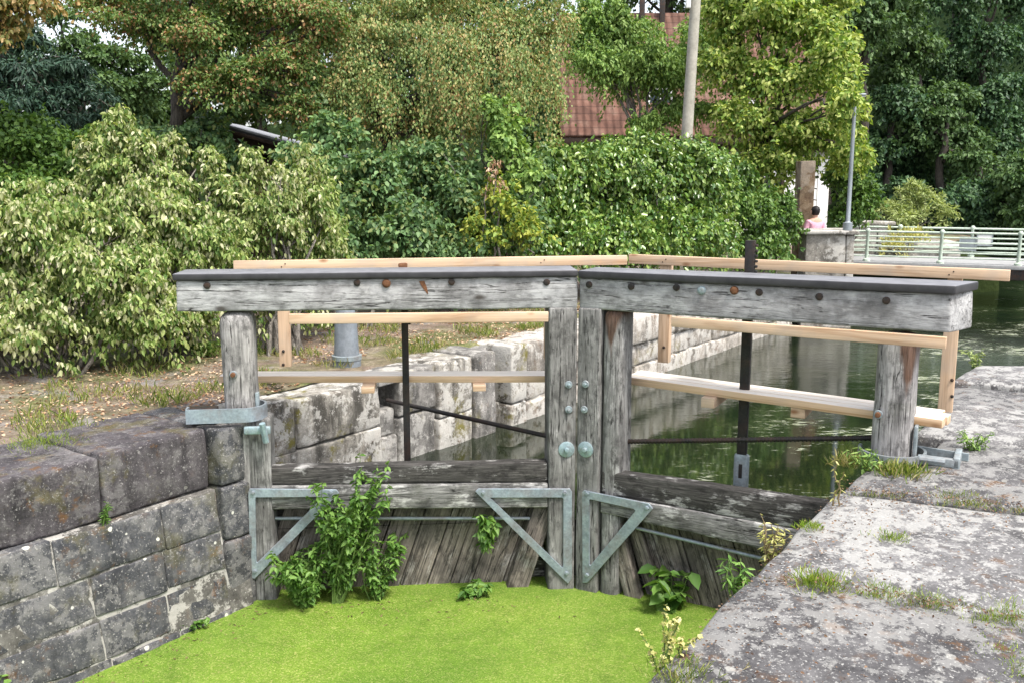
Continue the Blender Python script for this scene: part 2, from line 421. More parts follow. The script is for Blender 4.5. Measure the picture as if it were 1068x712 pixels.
def river():
    s = NT('river_water'); c = s.co('Object', False)
    n1 = s.noise(s.map(c, (1, 1.6, 1)), 2.2, 4, .6, .6)
    n2 = s.noise(s.map(c, (1, 1.8, 1)), 9, 4, .6, .4)
    near = s.ramp(s.n('VectorMath', {0: c}, operation='LENGTH').outputs['Value'], [(.0, 0.0), (1.0, 1.0)])
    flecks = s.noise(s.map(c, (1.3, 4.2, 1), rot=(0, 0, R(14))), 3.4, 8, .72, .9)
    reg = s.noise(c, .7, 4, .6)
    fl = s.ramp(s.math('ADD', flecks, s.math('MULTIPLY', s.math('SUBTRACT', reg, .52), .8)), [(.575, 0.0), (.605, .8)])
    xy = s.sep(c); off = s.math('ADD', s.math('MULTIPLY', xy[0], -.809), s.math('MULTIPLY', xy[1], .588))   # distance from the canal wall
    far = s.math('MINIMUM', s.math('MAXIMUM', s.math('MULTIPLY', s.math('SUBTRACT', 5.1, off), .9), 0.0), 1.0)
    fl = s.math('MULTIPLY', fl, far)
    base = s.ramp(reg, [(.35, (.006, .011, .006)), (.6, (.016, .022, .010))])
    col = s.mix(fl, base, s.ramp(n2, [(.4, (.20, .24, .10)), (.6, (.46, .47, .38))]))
    dist = s.math('MINIMUM', s.math('MAXIMUM', s.math('DIVIDE', s.math('SUBTRACT', s.sep(c)[1], 11.0), 14.0), .0), 1.0)
    h = s.math('MULTIPLY', s.math('ADD', n1, s.math('MULTIPLY', n2, .35)), s.math('ADD', s.math('MULTIPLY', dist, .9), .04))
    m = s.done(col, s.mix(fl, .03, .6), s.bump(h, .4, .04), spec=.5)
    s.b.inputs['IOR'].default_value = 1.65
    return m
M['river'] = river()

# leaf colours
G = lambda *a: [tuple(c) for c in a]
M['l_dogwood'] = leaf_mat('pale_drooping_leaves', G((.05, .095, .02), (.095, .155, .035), (.16, .225, .06), (.28, .325, .12)), .5, .34, alt=G((.38, .40, .20), (.56, .56, .35)), alt_amt=.42)
M['l_mid'] = leaf_mat('mid_green_leaves', G((.035, .075, .016), (.06, .12, .025), (.10, .17, .035)), .45, .3)
M['l_maple'] = leaf_mat('deep_green_leaves', G((.032, .07, .025), (.065, .13, .044), (.125, .20, .08)), .5, .28, alt=G((.15, .21, .06), (.22, .25, .09)), alt_amt=.25)
M['l_ivy'] = leaf_mat('ivy_leaves', G((.04, .095, .018), (.075, .15, .026), (.12, .20, .038), (.19, .26, .065)), .35, .22, .3, spec=.6)
M['l_ivyd'] = leaf_mat('dark_ivy_leaves', G((.035, .08, .015), (.06, .12, .022), (.11, .18, .04)), .4, .2, .38, spec=.4)
M['l_yellow'] = leaf_mat('yellowing_leaves', G((.07, .13, .022), (.14, .20, .03), (.27, .29, .05)), .3, .3)
M['l_haw'] = leaf_mat('hawthorn_leaves', G((.045, .09, .02), (.08, .135, .03), (.13, .18, .05)), .45, .28, alt=G((.22, .10, .04), (.30, .17, .07), (.38, .28, .13)), alt_amt=.36)
M['l_weep'] = leaf_mat('weeping_leaves', G((.055, .105, .03), (.115, .17, .05), (.20, .245, .085)), .45, .28, alt=G((.26, .16, .06), (.34, .27, .10), (.42, .38, .16)), alt_amt=.46)
M['l_orange'] = leaf_mat('orange_tinged_leaves', G((.08, .11, .03), (.16, .14, .045), (.30, .20, .085)), .35, .3)
M['l_conifer'] = leaf_mat('dark_needles', G((.014, .034, .022), (.022, .05, .032), (.036, .07, .042)), .4, .1)
M['l_lime'] = leaf_mat('lime_green_leaves', G((.06, .115, .02), (.125, .205, .036), (.22, .30, .06), (.36, .40, .13)), .35, .36)
M['l_cherry'] = leaf_mat('fresh_green_leaves', G((.06, .12, .026), (.12, .205, .045), (.21, .30, .085)), .4, .32)
M['l_forest'] = leaf_mat('forest_leaves', G((.018, .046, .021), (.040, .085, .036), (.072, .132, .054)), .6, .22)
M['l_forestm'] = leaf_mat('forest_leaves_mid', G((.032, .066, .022), (.058, .108, .035), (.092, .15, .052)), .55, .25)
M['l_back'] = leaf_mat('backdrop_leaves', G((.026, .056, .018), (.045, .086, .026), (.078, .125, .04)), .5, .28)
M['l_nettle'] = leaf_mat('nettle_leaves', G((.045, .105, .018), (.08, .165, .03), (.13, .225, .05)), .3, .3)
M['l_bush'] = leaf_mat('pale_bush_leaves', G((.12, .16, .05), (.2, .25, .09), (.31, .35, .15)), .35, .3)
M['l_seed'] = leaf_mat('straw_seed_heads', G((.22, .23, .06), (.34, .33, .11), (.46, .43, .20)), .2, .3)
M['l_litter'] = leaf_mat('dry_fallen_leaves', G((.12, .055, .03), (.21, .11, .06), (.33, .21, .13), (.42, .32, .22)), .3, .1, .8)
M['l_crumb'] = leaf_mat('brown_crumbs', G((.04, .022, .014), (.09, .05, .03), (.17, .11, .07)), .3, .1, .9)
M['grass'] = leaf_mat('grass_blades', G((.07, .12, .02), (.14, .2, .03), (.26, .29, .08)), .35, .3, alt=G((.36, .30, .14), (.45, .40, .22)), alt_amt=.6)
M['grassg'] = leaf_mat('fresh_grass_blades', G((.12, .2, .022), (.2, .29, .035), (.3, .36, .07)), .3, .3, alt=G((.36, .30, .14), (.45, .40, .22)), alt_amt=.15)

# ------------------------------------------------------------------ foliage
def unit(a): return a/np.maximum(np.linalg.norm(a, axis=1, keepdims=True), 1e-9)
T_OV = [(0, 0, 0), (.28, -.30, .07), (.66, -.24, .05), (1, 0, -.12), (.66, .24, .05), (.28, .30, .07)]
T_NA = [(0, 0, 0), (.3, -.14, .03), (.7, -.11, .0), (1, 0, -.12), (.7, .11, .0), (.3, .14, .03)]
T_DG = [(0, 0, 0), (.28, -.23, .08), (.62, -.20, .04), (1, 0, -.2), (.62, .20, .04), (.28, .23, .08)]
T_RD = [(0, 0, 0), (.18, -.42, .06), (.62, -.40, .06), (1, 0, -.06), (.62, .40, .06), (.18, .42, .06)]
def leaf_obj(name, P, Nr, Ax, size, mat, parent=None, tpl=T_OV):
    n = len(P); Ax = unit(Ax); S = unit(np.cross(Nr, Ax)); Nn = np.cross(Ax, S)
    size = np.broadcast_to(np.asarray(size, float), (n,))[:, None]
    V = np.empty((n, 6, 3))
    for i, (t, w, h) in enumerate(tpl): V[:, i] = P+(Ax*t+S*w+Nn*h)*size
    me = bpy.data.meshes.new(name)
    me.vertices.add(n*6); me.vertices.foreach_set('co', V.astype(np.float32).ravel())
    base = (np.arange(n)*6)[:, None]
    L = np.concatenate([base+np.array([0, 1, 2, 3]), base+np.array([0, 3, 4, 5])], 1).astype(np.int32).ravel()
    me.loops.add(n*8); me.loops.foreach_set('vertex_index', L)
    me.polygons.add(n*2); me.polygons.foreach_set('loop_start', (np.arange(n*2)*4).astype(np.int32))
    me.update(calc_edges=True); me.validate()
    me.materials.append(mat)
    o = bpy.data.objects.new(name, me); link(o, parent); return o

def scatter(blobs, n, rng, sub=14, subr=(.2, .42), fill=.25):
    """leaf positions and outward directions through clumps inside ellipsoids (cx,cy,cz,rx,ry,rz)"""
    b = np.array(blobs, float); w = (b[:, 3]*b[:, 4]*b[:, 5])**(2/3); w /= w.sum()
    P = []; O = []
    for q, ww in zip(b, w):
        m = max(20, int(n*ww)); c = q[:3]; r = q[3:]
        ns = sub
        d = unit(rng.normal(size=(ns, 3))); d[:, 2] = np.abs(d[:, 2])*.9-.25*(rng.random(ns) < .4)
        cc = c+d*r*rng.uniform(.45, .95, (ns, 1))
        rs = rng.uniform(subr[0], subr[1], ns)
        k = rng.choice(ns, int(m*(1-fill)), p=rs**2/np.sum(rs**2))
        dd = unit(rng.normal(size=(len(k), 3))); dd[:, 2] = np.where(rng.random(len(k)) < .55, np.abs(dd[:, 2]), dd[:, 2])
        rad = rng.random((len(k), 1))**.45
        p = cc[k]+dd*rad*rs[k][:, None]*r*np.array([1, 1, .8])
        P.append(p); O.append(unit(dd+.6*unit(p-c)))
        m2 = m-len(k)
        dd = unit(rng.normal(size=(m2, 3))); p = c+dd*r*rng.uniform(.2, .92, (m2, 1))
        P.append(p); O.append(dd)
        nsh = 3+ns//2; m3 = 16                       # loose shoots that break the outline
        d = unit(rng.normal(size=(nsh, 3))+np.array([0, -.2, .35])); st = c+d*r*rng.uniform(.7, .95, (nsh, 1)); ln = r.mean()*rng.uniform(.2, .5, (nsh, 1))
        t = rng.random((m3, nsh, 1)); bend = np.zeros(3); bend[2] = -.5
        p = st+d*ln*t+bend*ln*t*t+rng.normal(size=(m3, nsh, 3))*.03; P.append(p.reshape(-1, 3)); O.append(np.repeat(unit(d+.01)[None], m3, 0).reshape(-1, 3)+rng.normal(size=(m3*nsh, 3))*.5)
    return np.concatenate(P), np.concatenate(O)

def orient(O, rng, droop=.4, jit=.55):
    n = len(O); up = np.array([0, 0, 1.0])
    ax = O*.55+rng.normal(size=(n, 3))*(.55)-up*droop*1.3
    nr = O*.55+up*(.75-.35*droop)+rng.normal(size=(n, 3))*jit
    return nr, ax

def crown(name, blobs, n, size, mat, parent, seed, droop=.4, tpl=T_OV, **kw):
    rng = np.random.default_rng(seed)
    P, O = scatter(blobs, n, rng, **kw); nr, ax = orient(O, rng, droop)
    return leaf_obj(name, P, nr, ax, size*rng.uniform(.45, 1.4, len(P)), mat, parent, tpl)

def B(px, py, rx, ry, Y, dy=None):
    """a foliage mass seen at a picture place, put at its real distance and size"""
    p = PY(px, py, Y); d = Y/math.cos(PITCH)
    a, c = rx*d/1000, ry*d/1000
    return (p.x, p.y, p.z, a, dy if dy else (a+c)*.5, c)

def limb(mb, p0, p1, r0, r1, rng, n=6, wob=.12, seg=7):
    p0 = Vector(p0); p1 = Vector(p1); L = (p1-p0).length; pts = []; rr = []
    for i in range(n+1):
        t = i/n; p = p0.lerp(p1, t)
        if 0 < i < n: p += Vector((rng.uniform(-1, 1), rng.uniform(-1, 1), rng.uniform(-.4, .4)))*wob*L*.3
        p.z += .08*L*math.sin(math.pi*t); pts.append(p); rr.append(r0+(r1-r0)*t)
    mb.tube(pts, rr, seg)
    return pts

def tree(name, label, cat, base, fork, blobs, n, size, leafm, seed, r0=.16, bark='bark', droop=.4, tpl=T_OV, group=None, parts=True, **kw):
    t = thing(name, label, cat, base, 0, group)
    b = Vector(base); rng = random.Random(seed)
    mb = MB(); f = Vector(fork)-b
    limb(mb, (0, 0, -.15), f, r0, r0*.62, rng, 7, .08, 10)
    br = MB()
    for q in blobs:
        c = Vector(q[:3])-b
        limb(br, f*rng.uniform(.75, 1), c, r0*.45, r0*.1, rng, 6, .2)
        for k in range(3):
            e = c+Vector((rng.uniform(-1, 1)*q[3], rng.uniform(-1, 1)*q[4], rng.uniform(-.5, .9)*q[5]))*.8
            limb(br, c.lerp(f, rng.uniform(.1, .5)), e, r0*.17, r0*.04, rng, 5, .2, 5)
    tk = mb.build('trunk', M[bark], t)
    br.build('branches', M[bark], tk)
    bl = [(q[0]-b.x, q[1]-b.y, q[2]-b.z, *q[3:]) for q in blobs]
    crown('crown', bl, n, size, M[leafm], t, seed, droop, tpl, **kw)
    return t

def shrub(name, label, cat, base, blobs, n, size, leafm, seed, droop=.5, tpl=T_OV, group=None, stems=9, **kw):
    t = thing(name, label, cat, base, 0, group); b = Vector(base); rng = random.Random(seed); mb = MB()
    for k in range(stems):
        q = rng.choice(blobs)
        e = Vector(q[:3])-b+Vector((rng.uniform(-1, 1)*q[3], rng.uniform(-1, 1)*q[4], rng.uniform(-.4, .8)*q[5]))*.75
        limb(mb, (rng.uniform(-.3, .3), rng.uniform(-.3, .3), -.1), e, .025, .006, rng, 6, .18, 5)
    mb.build('stems', M['barkl'], t)
    bl = [(q[0]-b.x, q[1]-b.y, q[2]-b.z, *q[3:]) for q in blobs]
    crown('foliage', bl, n, size, M[leafm], t, seed, droop, tpl, **kw)
    return t

def weed(label, base, h, nst, size, leafm, seed, spread=.3, name='weed', cat='weed', per=14, group=None, tpl=T_OV, lean=(0, 0, 0), stemm='stem', droop=.5):
    t = thing(name, label, cat, base, 0, group); rng = random.Random(seed); nr = np.random.default_rng(seed); mb = MB(); P = []; A = []
    for k in range(nst):
        a = rng.uniform(0, 6.283); hh = h*rng.uniform(.55, 1.0)
        e = Vector((math.cos(a)*spread*rng.uniform(.2, 1)+lean[0], math.sin(a)*spread*rng.uniform(.2, 1)+lean[1], hh))
        pts = limb(mb, (rng.uniform(-.05, .05), rng.uniform(-.05, .05), -.03), e, .006+.004*h, .002, rng, 6, .15, 5)
        for j in range(per):
            u = rng.uniform(.15, 1.0)*(len(pts)-1); i = min(int(u), len(pts)-2); p = pts[i].lerp(pts[i+1], u-i)
            th = rng.uniform(0, 6.283); A.append((math.cos(th), math.sin(th), rng.uniform(-.5, .4))); P.append(tuple(p))
    mb.build('stems', M[stemm], t)
    P = np.array(P); A = np.array(A); O = unit(A+np.array([0, 0, .7]))
    leaf_obj('leaves', P, O+nr.normal(size=P.shape)*.3, A-np.array([0, 0, droop*.5]), size*nr.uniform(.6, 1.25, len(P)), M[leafm], t, tpl)
    return t

def blades(name, P, h, mat, seed, parent=None, lean=.45, w=.09):
    """grass: thin curved blades"""
    rng = np.random.default_rng(seed); n = len(P)
    ax = rng.normal(size=(n, 3))*lean; ax[:, 2] = 1
    nr = rng.normal(size=(n, 3)); nr[:, 2] *= .2
    tp = [(0, 0, 0), (.35, -w*.5, .03), (.7, -w*.4, .12), (1, 0, .3), (.7, w*.4, .12), (.35, w*.5, .03)]
    return leaf_obj(name, np.asarray(P, float), nr, ax, h*rng.uniform(.4, 1.2, n), mat, parent, tp)
def tuft(label, base, r, h, n, seed, mat='grassg', group=None, ry=None):
    t = thing('grass_tuft', label, 'grass tuft', base, 0, group); rng = np.random.default_rng(seed)
    P = rng.normal(size=(n, 3))*np.array([r, ry if ry else r, 0])*.5
    P = np.concatenate([P, P+rng.normal(size=P.shape)*np.array([.02, .02, 0]), P*1.15]); blades('foliage', P, h*.85, M[mat], seed, t, w=.045)
    return t

# ------------------------------------------------------------------ the banks
AX = Vector((math.sin(R(36)), math.cos(R(36)), 0)); LF = Vector((-AX.y, AX.x, 0))
W0 = Vector((-3.3, 7.26, 0)); WROT = math.atan2(AX.y, AX.x)
def wl(s, d, z=0.0): return W0+AX*s+LF*d+Vector((0, 0, z))
def wl_inv(p): q = Vector((p[0]-W0.x, p[1]-W0.y, 0)); return q.dot(AX), q.dot(LF)
RA = Vector((math.sin(R(33.5)), math.cos(R(33.5)), 0)); RR = Vector((RA.y, -RA.x, 0)); R0 = Vector((.55, 3.92, 0))
def rb(s, r, z=0.0): return R0+RA*s+RR*r+Vector((0, 0, z))

def sheet(name, pts, z, mat, k='structure'):
    me = bpy.data.meshes.new(name); me.from_pydata([(p[0], p[1], z) for p in pts], [], [tuple(range(len(pts)))]); me.update()
    o = bpy.data.objects.new(name, me); me.materials.append(mat); link(o); return kind(o, k)
sheet('ground', [(-400, -300), (400, -300), (400, 500), (-400, 500)], -3.0, M['hill'])

def terrain(name, fn, nu, nv, mat):
    vs = [fn(i/(nu-1), j/(nv-1)) for j in range(nv) for i in range(nu)]
    fs = [(j*nu+i, j*nu+i+1, (j+1)*nu+i+1, (j+1)*nu+i) for j in range(nv-1) for i in range(nu-1)]
    mb = MB(); mb.add(vs, fs); return kind(mb.build(name, mat, smooth=80), 'structure')
def lb_z(x, y):
    v = Vector((x, y, 0)); s, d = wl_inv(v)
    z = .03+.05*mnoise.noise(v*.6)+.025*mnoise.noise(v*2.7)+.012*mnoise.noise(v*7)
    z -= .07*max(0, 1-abs(d-(.95 if s < 1.35 else .55))/.25)
    if s > 14: z -= min(.12, (s-14)*.03)
    return z
def left_bank(u, v):
    s = -9+v*61; d0 = .90 if s < 1.35 else .72
    d = d0+(u**2.2)*45
    p = wl(s, d); return (p.x, p.y, lb_z(p.x, p.y))
terrain('left_bank', left_bank, 70, 260, M['ground'])
# spit of land behind the bridge end
def spit(u, v):
    a = Vector((6.0, 23.2)); b = Vector((14.0, 27.2)); c = Vector((2.0, 46)); d = Vector((16.5, 40))
    p = a.lerp(b, u).lerp(c.lerp(d, u), v); e = min(u, 1-u)*8
    return (p.x, p.y, -.12+.06*mnoise.noise(Vector((p.x, p.y, 5)))-(1.4 if u > .985 or v < .012 else 0))
terrain('far_bank', spit, 60, 60, M['spit'])

def hill(u, v):
    x = -70+u*170; y = 47+v*75+ (8*math.sin(u*9))
    z = -1.2+ (v**.8)*30*(.35+.65*min(1, max(0, (u-.3)*2.2))) + 2.2*mnoise.noise(Vector((x*.06, y*.06, 0)))*min(1, v*6)
    return (x, y, z)
terrain('hillside', hill, 60, 30, M['hill'])

# waters
HL = Vector((-2.45, 8.3, 0)); MI = Vector((.59, 8.5, 0)); HR = Vector((3.2, 7.15, 0))
sheet('river_water', [(-60, 8.42), (HL.x, HL.y+.12), (MI.x, MI.y+.2), (HR.x, HR.y+.18), (6, 6.6), (120, 6), (120, 130), (-60, 130)], UPPER, M['river'])
dw = sheet('duckweed', [tuple(wl(-14, .2))[:2], tuple(wl(1.5, .2))[:2], (HL.x, HL.y+.3), (MI.x, MI.y+.3), (HR.x, HR.y+.3), tuple(rb(4.6, .3))[:2], tuple(rb(-14, .3))[:2]], LOWER, M['duck'], 'stuff')

# ------------------------------------------------------------------ left lock wall below the gate
rs = random.Random(5)
lw = thing('lock_wall', 'dark stained stone lock wall beside the duckweed, with lichen spots and pale mortar', 'wall', W0, WROT)
def batter(z): return -.26*min(1.2, max(0, -z)/1.62)
def bat(w): return (w.x, w.y+batter(w.z), w.z)
mb = MB()
courses = [(-.50, -.86), (-.875, -1.2), (-1.215, -1.53), (-1.545, -2.1)]
for k, (zt, zb) in enumerate(courses):
    x = -8.0+rs.uniform(0, .4)
    while x < 1.05:
        L = rs.uniform(.42, .95); x1 = min(x+L, 1.06)
        if 1.06-x1 < .25: x1 = 1.06
        dz = rs.uniform(-.012, .012)
        mb.rbox(x+.004, x1-.004, rs.uniform(-.010, .010), .42, zb+.006+dz, zt-.006+dz, .013, .075, .013, 5.5, seed=rs.randint(0, 999), warp=bat)
        x = x1
mb.build('masonry', M['wallstone'], lw, 60)
mb = MB(); mb.rbox(-8, 1.30, .010, .44, -2.1, -.50, .01, .3, .006, 5, warp=bat); mb.build('mortar_bed', M['mortar'], lw, 60)
# coping stones, seams where the photograph shows them
mb = MB()
for (zt, zb, y0) in [(.05, -.46, -.17), (-.47, -.95, -.19), (-.96, -2.1, -.21)]: mb.rbox(1.07, 1.37, y0, .98, zb, zt, .03, .08, .018, 4, seed=rs.randint(0, 99))
mb.build('quoin', M['wallstone'], lw, 60)
cs = [-8, -6.4, -4.8, -3.4, -2.1, -.95, 0.06, 1.06]
for i in range(len(cs)-1):
    mb = MB(); a = cs[i]; b = cs[i+1]; top = .05 if i < 5 else (.03 if i == 5 else .055)
    mb.rbox(a+.005, b-.005, -.02+rs.uniform(-.012, .012), .98, -.485, top, .028, .06, .016, 4.0, seed=40+i)
    mb.build('coping_stone', M['copestone'] if b-a > .5 else M['wallstone'], lw, 60)

# gate recess and the wall above the gate
up = thing('recess_wall', 'pale mossy stone wall with grooves in the recess beside the left gate', 'wall', W0, WROT)
mb = MB()
def rblock(mb, a, b, y0, zt, zb=-1.9, y1=.95, r=.03, seed=1, amp=.02): mb.rbox(a, b, y0, y1, zb, zt, r, .11, amp, 3.2, seed=seed)
# pale courses, a dark socket for the tie rod, then upright stones with a groove between them
for (a, b, zt, zb) in [(1.5, 2.35, .02, -.52), (2.36, 3.55, .0, -.50), (1.5, 2.0, -.53, -1.0), (2.01, 3.0, -.515, -1.0), (3.01, 3.55, -.51, -1.0), (1.5, 3.55, -1.01, -2.0)]:
    rblock(mb, a, b, .30+rs.uniform(-.02, .02), zt, zb, seed=rs.randint(0, 99))
mb.build('pale_blocks', M['recess'], up, 60)
mb = MB()
rblock(mb, 3.56, 3.85, .36, -.36, -.66, seed=7); rblock(mb, 3.56, 3.85, .33, -.67, -2, seed=8)
rblock(mb, 3.56, 3.86, .88, .0, -.35, seed=9, r=.02); rblock(mb, 3.52, 3.88, .27, .03, -.07, seed=19, r=.02, y1=.87, amp=.01)
rblock(mb, 3.87, 4.50, .30, .03, -.48, seed=10); rblock(mb, 3.87, 4.50, .31, -.49, -2, seed=11)
mb.build('socket_blocks', M['recessd'], up, 60)
mb = MB(); rblock(mb, 4.51, 5.13, .25, .04, -.62, seed=12); rblock(mb, 4.51, 5.13, .26, -.63, -2, seed=13)
mb.build('pale_block', M['recess'], up, 60)
mb = MB()
rblock(mb, 5.16, 5.58, .22, .05, -2, seed=15)
rblock(mb, 5.59, 5.86, .55, .02, -2, seed=16)
mb.build('groove_stones', M['recessd'], up, 60)
mb = MB(); rblock(mb, 5.88, 6.25, .20, .06, -.7, seed=17); rblock(mb, 5.88, 6.25, .21, -.71, -2, seed=18)
mb.build('quoin_stone', M['recess'], up, 60)
mb = MB(); rblock(mb, 1.38, 1.52, .06, -.02, -2, seed=19, y1=.95); mb.build('heel_quoin', M['wallstone'], up, 60)

uw = thing('canal_wall', 'long pale rough stone wall of the canal above the gate, rising from the water', 'wall', W0, WROT)
mb = MB()
for (zt, zb) in [(-.40, -.74), (-.75, -1.9)]:
    x = 6.26
    while x < 16.2:
        L = rs.uniform(.5, 1.1); x1 = min(x+L, 16.3)
        mb.rbox(x+.01, x1-.01, .24+rs.uniform(-.03, .03), .9, zb+.008, zt-.008, .03, .16, .03, 3, seed=rs.randint(0, 999)); x = x1
mb.rbox(6.25, 16.3, .29, .9, -1.9, -.4, .01, 1)
mb.build('masonry', M['upwall'], uw, 60)
x = 6.26; mb = MB()
while x < 16.2:
    x1 = min(x+rs.uniform(.8, 1.3), 16.3)
    MBc = MB(); MBc.rbox(x+.01, x1-.01, .20+rs.uniform(-.03, .03), .92, -.392, .05+rs.uniform(-.03, .02), .05, .16, .03, 2.4, seed=rs.randint(0, 999))
    MBc.build('coping_stone', M['upwall'], uw, 60); x = x1

# ------------------------------------------------------------------ right quay
q = thing('quay', 'wide lichen covered stone quay with worn slabs at the right of the lock', 'quay', R0, math.atan2(RA.y, RA.x))
# local x = along the canal, local y = to the left (water side), so the stone lies at y < 0
def rloc(px, py): v = PZ(px, py, 0)-R0; return v.dot(RA), v.dot(RR)
j1a, j1b = rloc(845, 607), rloc(1060, 640)
j2a, j2b = rloc(885, 512), rloc(1060, 515)
jr = rloc(1052, 690)
def slab(name, quad, top, mat, seed, th=.42, step=.16, bow=0.0):
    """stone slab between four plan corners, top roughened"""
    mbs = MB(); n = 22; a, b, c, d = [Vector(p) for p in quad]     # (s,r): a,b water side; d,c land side
    def w(p):
        u, v = p.x, p.y
        P = a.lerp(b, u).lerp(d.lerp(c, u), v)
        nz = mnoise.noise(Vector((P.x*1.1, P.y*1.1, seed)))*.02+mnoise.noise(Vector((P.x*4, P.y*4, seed)))*.007
        ed = mnoise.noise(Vector((P.x*2.3, seed, p.z)))*.03*(1-v)
        e = min(min(u, 1-u)*(b-a).length, min(v, 1-v)*(d-a).length)
        drop = -.035*max(0, 1-e/.10)**2
        return (P.x, -P.y-ed if v < .5 else -P.y, p.z+(nz+drop if p.z > -.1 else 0))
    mbs.rbox(0, 1, 0, 1, -th, top, .012, 1/n, warp=w)
    return mbs.build(name, mat, q, 60)
slab('slab', [(-7, 0), (-1.9, .02), (-1.9, 2.6), (-7, 2.6)], 0, M['slab'], 1)
slab('slab', [(-1.88, .02), (j1a[0]-.014, 0), (j1b[0]-.014, 2.15), (-1.88, 2.5)], .0, M['slab'], 2)
slab('slab', [(j1a[0]+.014, 0), (j2a[0]-.012, 0), (j2b[0]-.012, 2.62), (j1b[0]+.014, 2.62)], -.005, M['slabw'], 3)
E4 = 4.05
slab('slab', [(j2a[0]+.01, .03), (E4, .05), (E4, 1.9), (j2b[0]+.05, 2.6)], .01, M['slab'], 4)
slab('slab', [(E4+.01, .36), (5.1, .40), (5.1, 2.2), (E4+.01, 2.3)], .015, M['slab'], 5)
slab('slab', [(5.12, .16), (6.5, .18), (6.6, 2.6), (5.12, 2.4)], .03, M['slabw'], 6)
slab('slab', [(6.52, .10), (7.7, .06), (8.0, 2.5), (6.62, 2.6)], -.04, M['slab'], 7)
slab('slab', [(7.72, .02), (8.7, .14), (9.6, 1.5), (8.02, 2.5)], .02, M['slabw'], 8)
slab('slab', [(8.74, .3), (9.2, .5), (9.9, 1.4), (9.5, 1.5)], -.16, M['slabw'], 9)
slab('slab', [(8.02, 2.51), (9.61, 1.51), (8.6, 4.4), (7.4, 4.2)], .0, M['slabw'], 10)
mb = MB(); mb.rbox(-7, 4.0, -2.4, -.03, -3, -.43, .02, .25, .02, 3, seed=3); mb.rbox(4.0, 5.1, -2.4, -.36, -3, -.43, .02, .25, .02, 3, seed=4)
mb.rbox(5.1, 9.0, -2.4, -.2, -3, -.43, .02, .25, .025, 3, seed=5)
mb.build('masonry', M['wallstone'], q, 60)
def right_bank(u, v):
    s = -9+v*18.2; r0 = 2.0 if s < j1b[0] else 2.5
    if s > 7: r0 += (s-7)*.35
    p = rb(s, r0+u**2*30); far = max(0, s-(8.6))
    z = -.04+.03*mnoise.noise(Vector((p.x*1.3, p.y*1.3, 2)))+.02*mnoise.noise(Vector((p.x*5, p.y*5, 2)))-far*2.2
    return (p.x, p.y, z)
terrain('right_bank', right_bank, 40, 90, M['ground'])

# ------------------------------------------------------------------ gates
class Gate:
    def __init__(s, rz, empty):
        s.rz = rz; s.o = empty; s.ux = Vector((math.cos(rz), math.sin(rz), 0)); s.uy = Vector((-math.sin(rz), math.cos(rz), 0))
    def at(s, px, py, dy=0.0):
        """picture place on the plane parallel to the gate's front, dy behind it -> local x, z"""
        d = Vector(ray(px, py)); o = Vector((0, 0, EYE)); n = s.uy
        t = ((MI+n*dy)-o).dot(n)/d.dot(n); p = o+d*t-MI
        return p.dot(s.ux), p.z
gl_o = thing('lock_gate', 'left leaf of the old wooden lock gate, with a nettle on its lower rail', 'lock gate', MI, R(5), 'lock gate leaves')
gr_o = thing('lock_gate', 'right leaf of the old wooden lock gate, its beam reaching over the quay', 'lock gate', MI, R(-28), 'lock gate leaves')
GL, GR = Gate(R(5), gl_o), Gate(R(-28), gr_o)

def timber(g, name, mat, tl, tr, bl, br, y0, y1, r=.02, amp=.006, parent=None, end_skew=(0, 0), step=.12, seed=1, freq=2.5):
    """timber whose front face has the four given local corners (x,z)"""
    a, b, c, d = Vector(tl), Vector(tr), Vector(br), Vector(bl); mbt = MB()
    L = (b-a).length; H = (a-d).length
    def w(p):
        u, v = p.x/L, p.z/H
        P = d.lerp(c, u).lerp(a.lerp(b, u), v)
        t = (p.y-y0)/max(1e-6, (y1-y0))
        return (P.x+t*(end_skew[0]*(1-u)+end_skew[1]*u), p.y, P.y)
    mbt.rbox(0, L, y0, y1, 0, H, r, step, amp, freq, seed=seed, warp=w)
    return mbt.build(name, mat, parent or g.o, 50)

def bolt(g, px, py, mat, r=.026, dy=0.0, parent=None, name='bolt', washer=0.0, wm=None, proud=.013):
    x, z = g.at(px, py, dy); mbb = MB()
    T = Matrix.Translation((x, dy-.001, z)) @ Matrix.Rotation(R(90), 4, 'X')
    if washer:
        w = MB(); w.lathe([(washer, 0), (washer, .010), (washer*.9, .014)], 18, T); w.build('washer', wm or mat, parent or g.o, 40)
        T = T @ Matrix.Translation((0, 0, .012))
    mbb.lathe([(r, -.004), (r, proud*.75), (r*.86, proud*.95), (r*.4, proud)], 6 if r < .02 else 10, T)
    return mbb.build(name, mat, parent or g.o, 35)

# --- balance beams
bl = timber(GL, 'balance_beam', M['beam'], GL.at(183, 293), GL.at(602.5, 288.5), GL.at(184, 325.5), GL.at(602.5, 322), 0, .40, .018, .006, seed=3)
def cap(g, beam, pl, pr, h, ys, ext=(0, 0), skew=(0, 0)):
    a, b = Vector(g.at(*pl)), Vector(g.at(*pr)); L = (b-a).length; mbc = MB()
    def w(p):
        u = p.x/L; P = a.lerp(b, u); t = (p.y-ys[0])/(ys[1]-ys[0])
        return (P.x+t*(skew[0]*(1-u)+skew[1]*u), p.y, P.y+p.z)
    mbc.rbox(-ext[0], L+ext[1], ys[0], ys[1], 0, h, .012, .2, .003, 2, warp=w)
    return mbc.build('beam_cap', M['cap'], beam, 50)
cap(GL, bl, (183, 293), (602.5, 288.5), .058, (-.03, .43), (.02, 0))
brb = timber(GR, 'balance_beam', M['beam'], GR.at(603.8, 290), GR.at(992, 307), GR.at(603.8, 322.5), GR.at(991, 347.5), 0, .36, .02, .006, seed=8, end_skew=(0, .135))
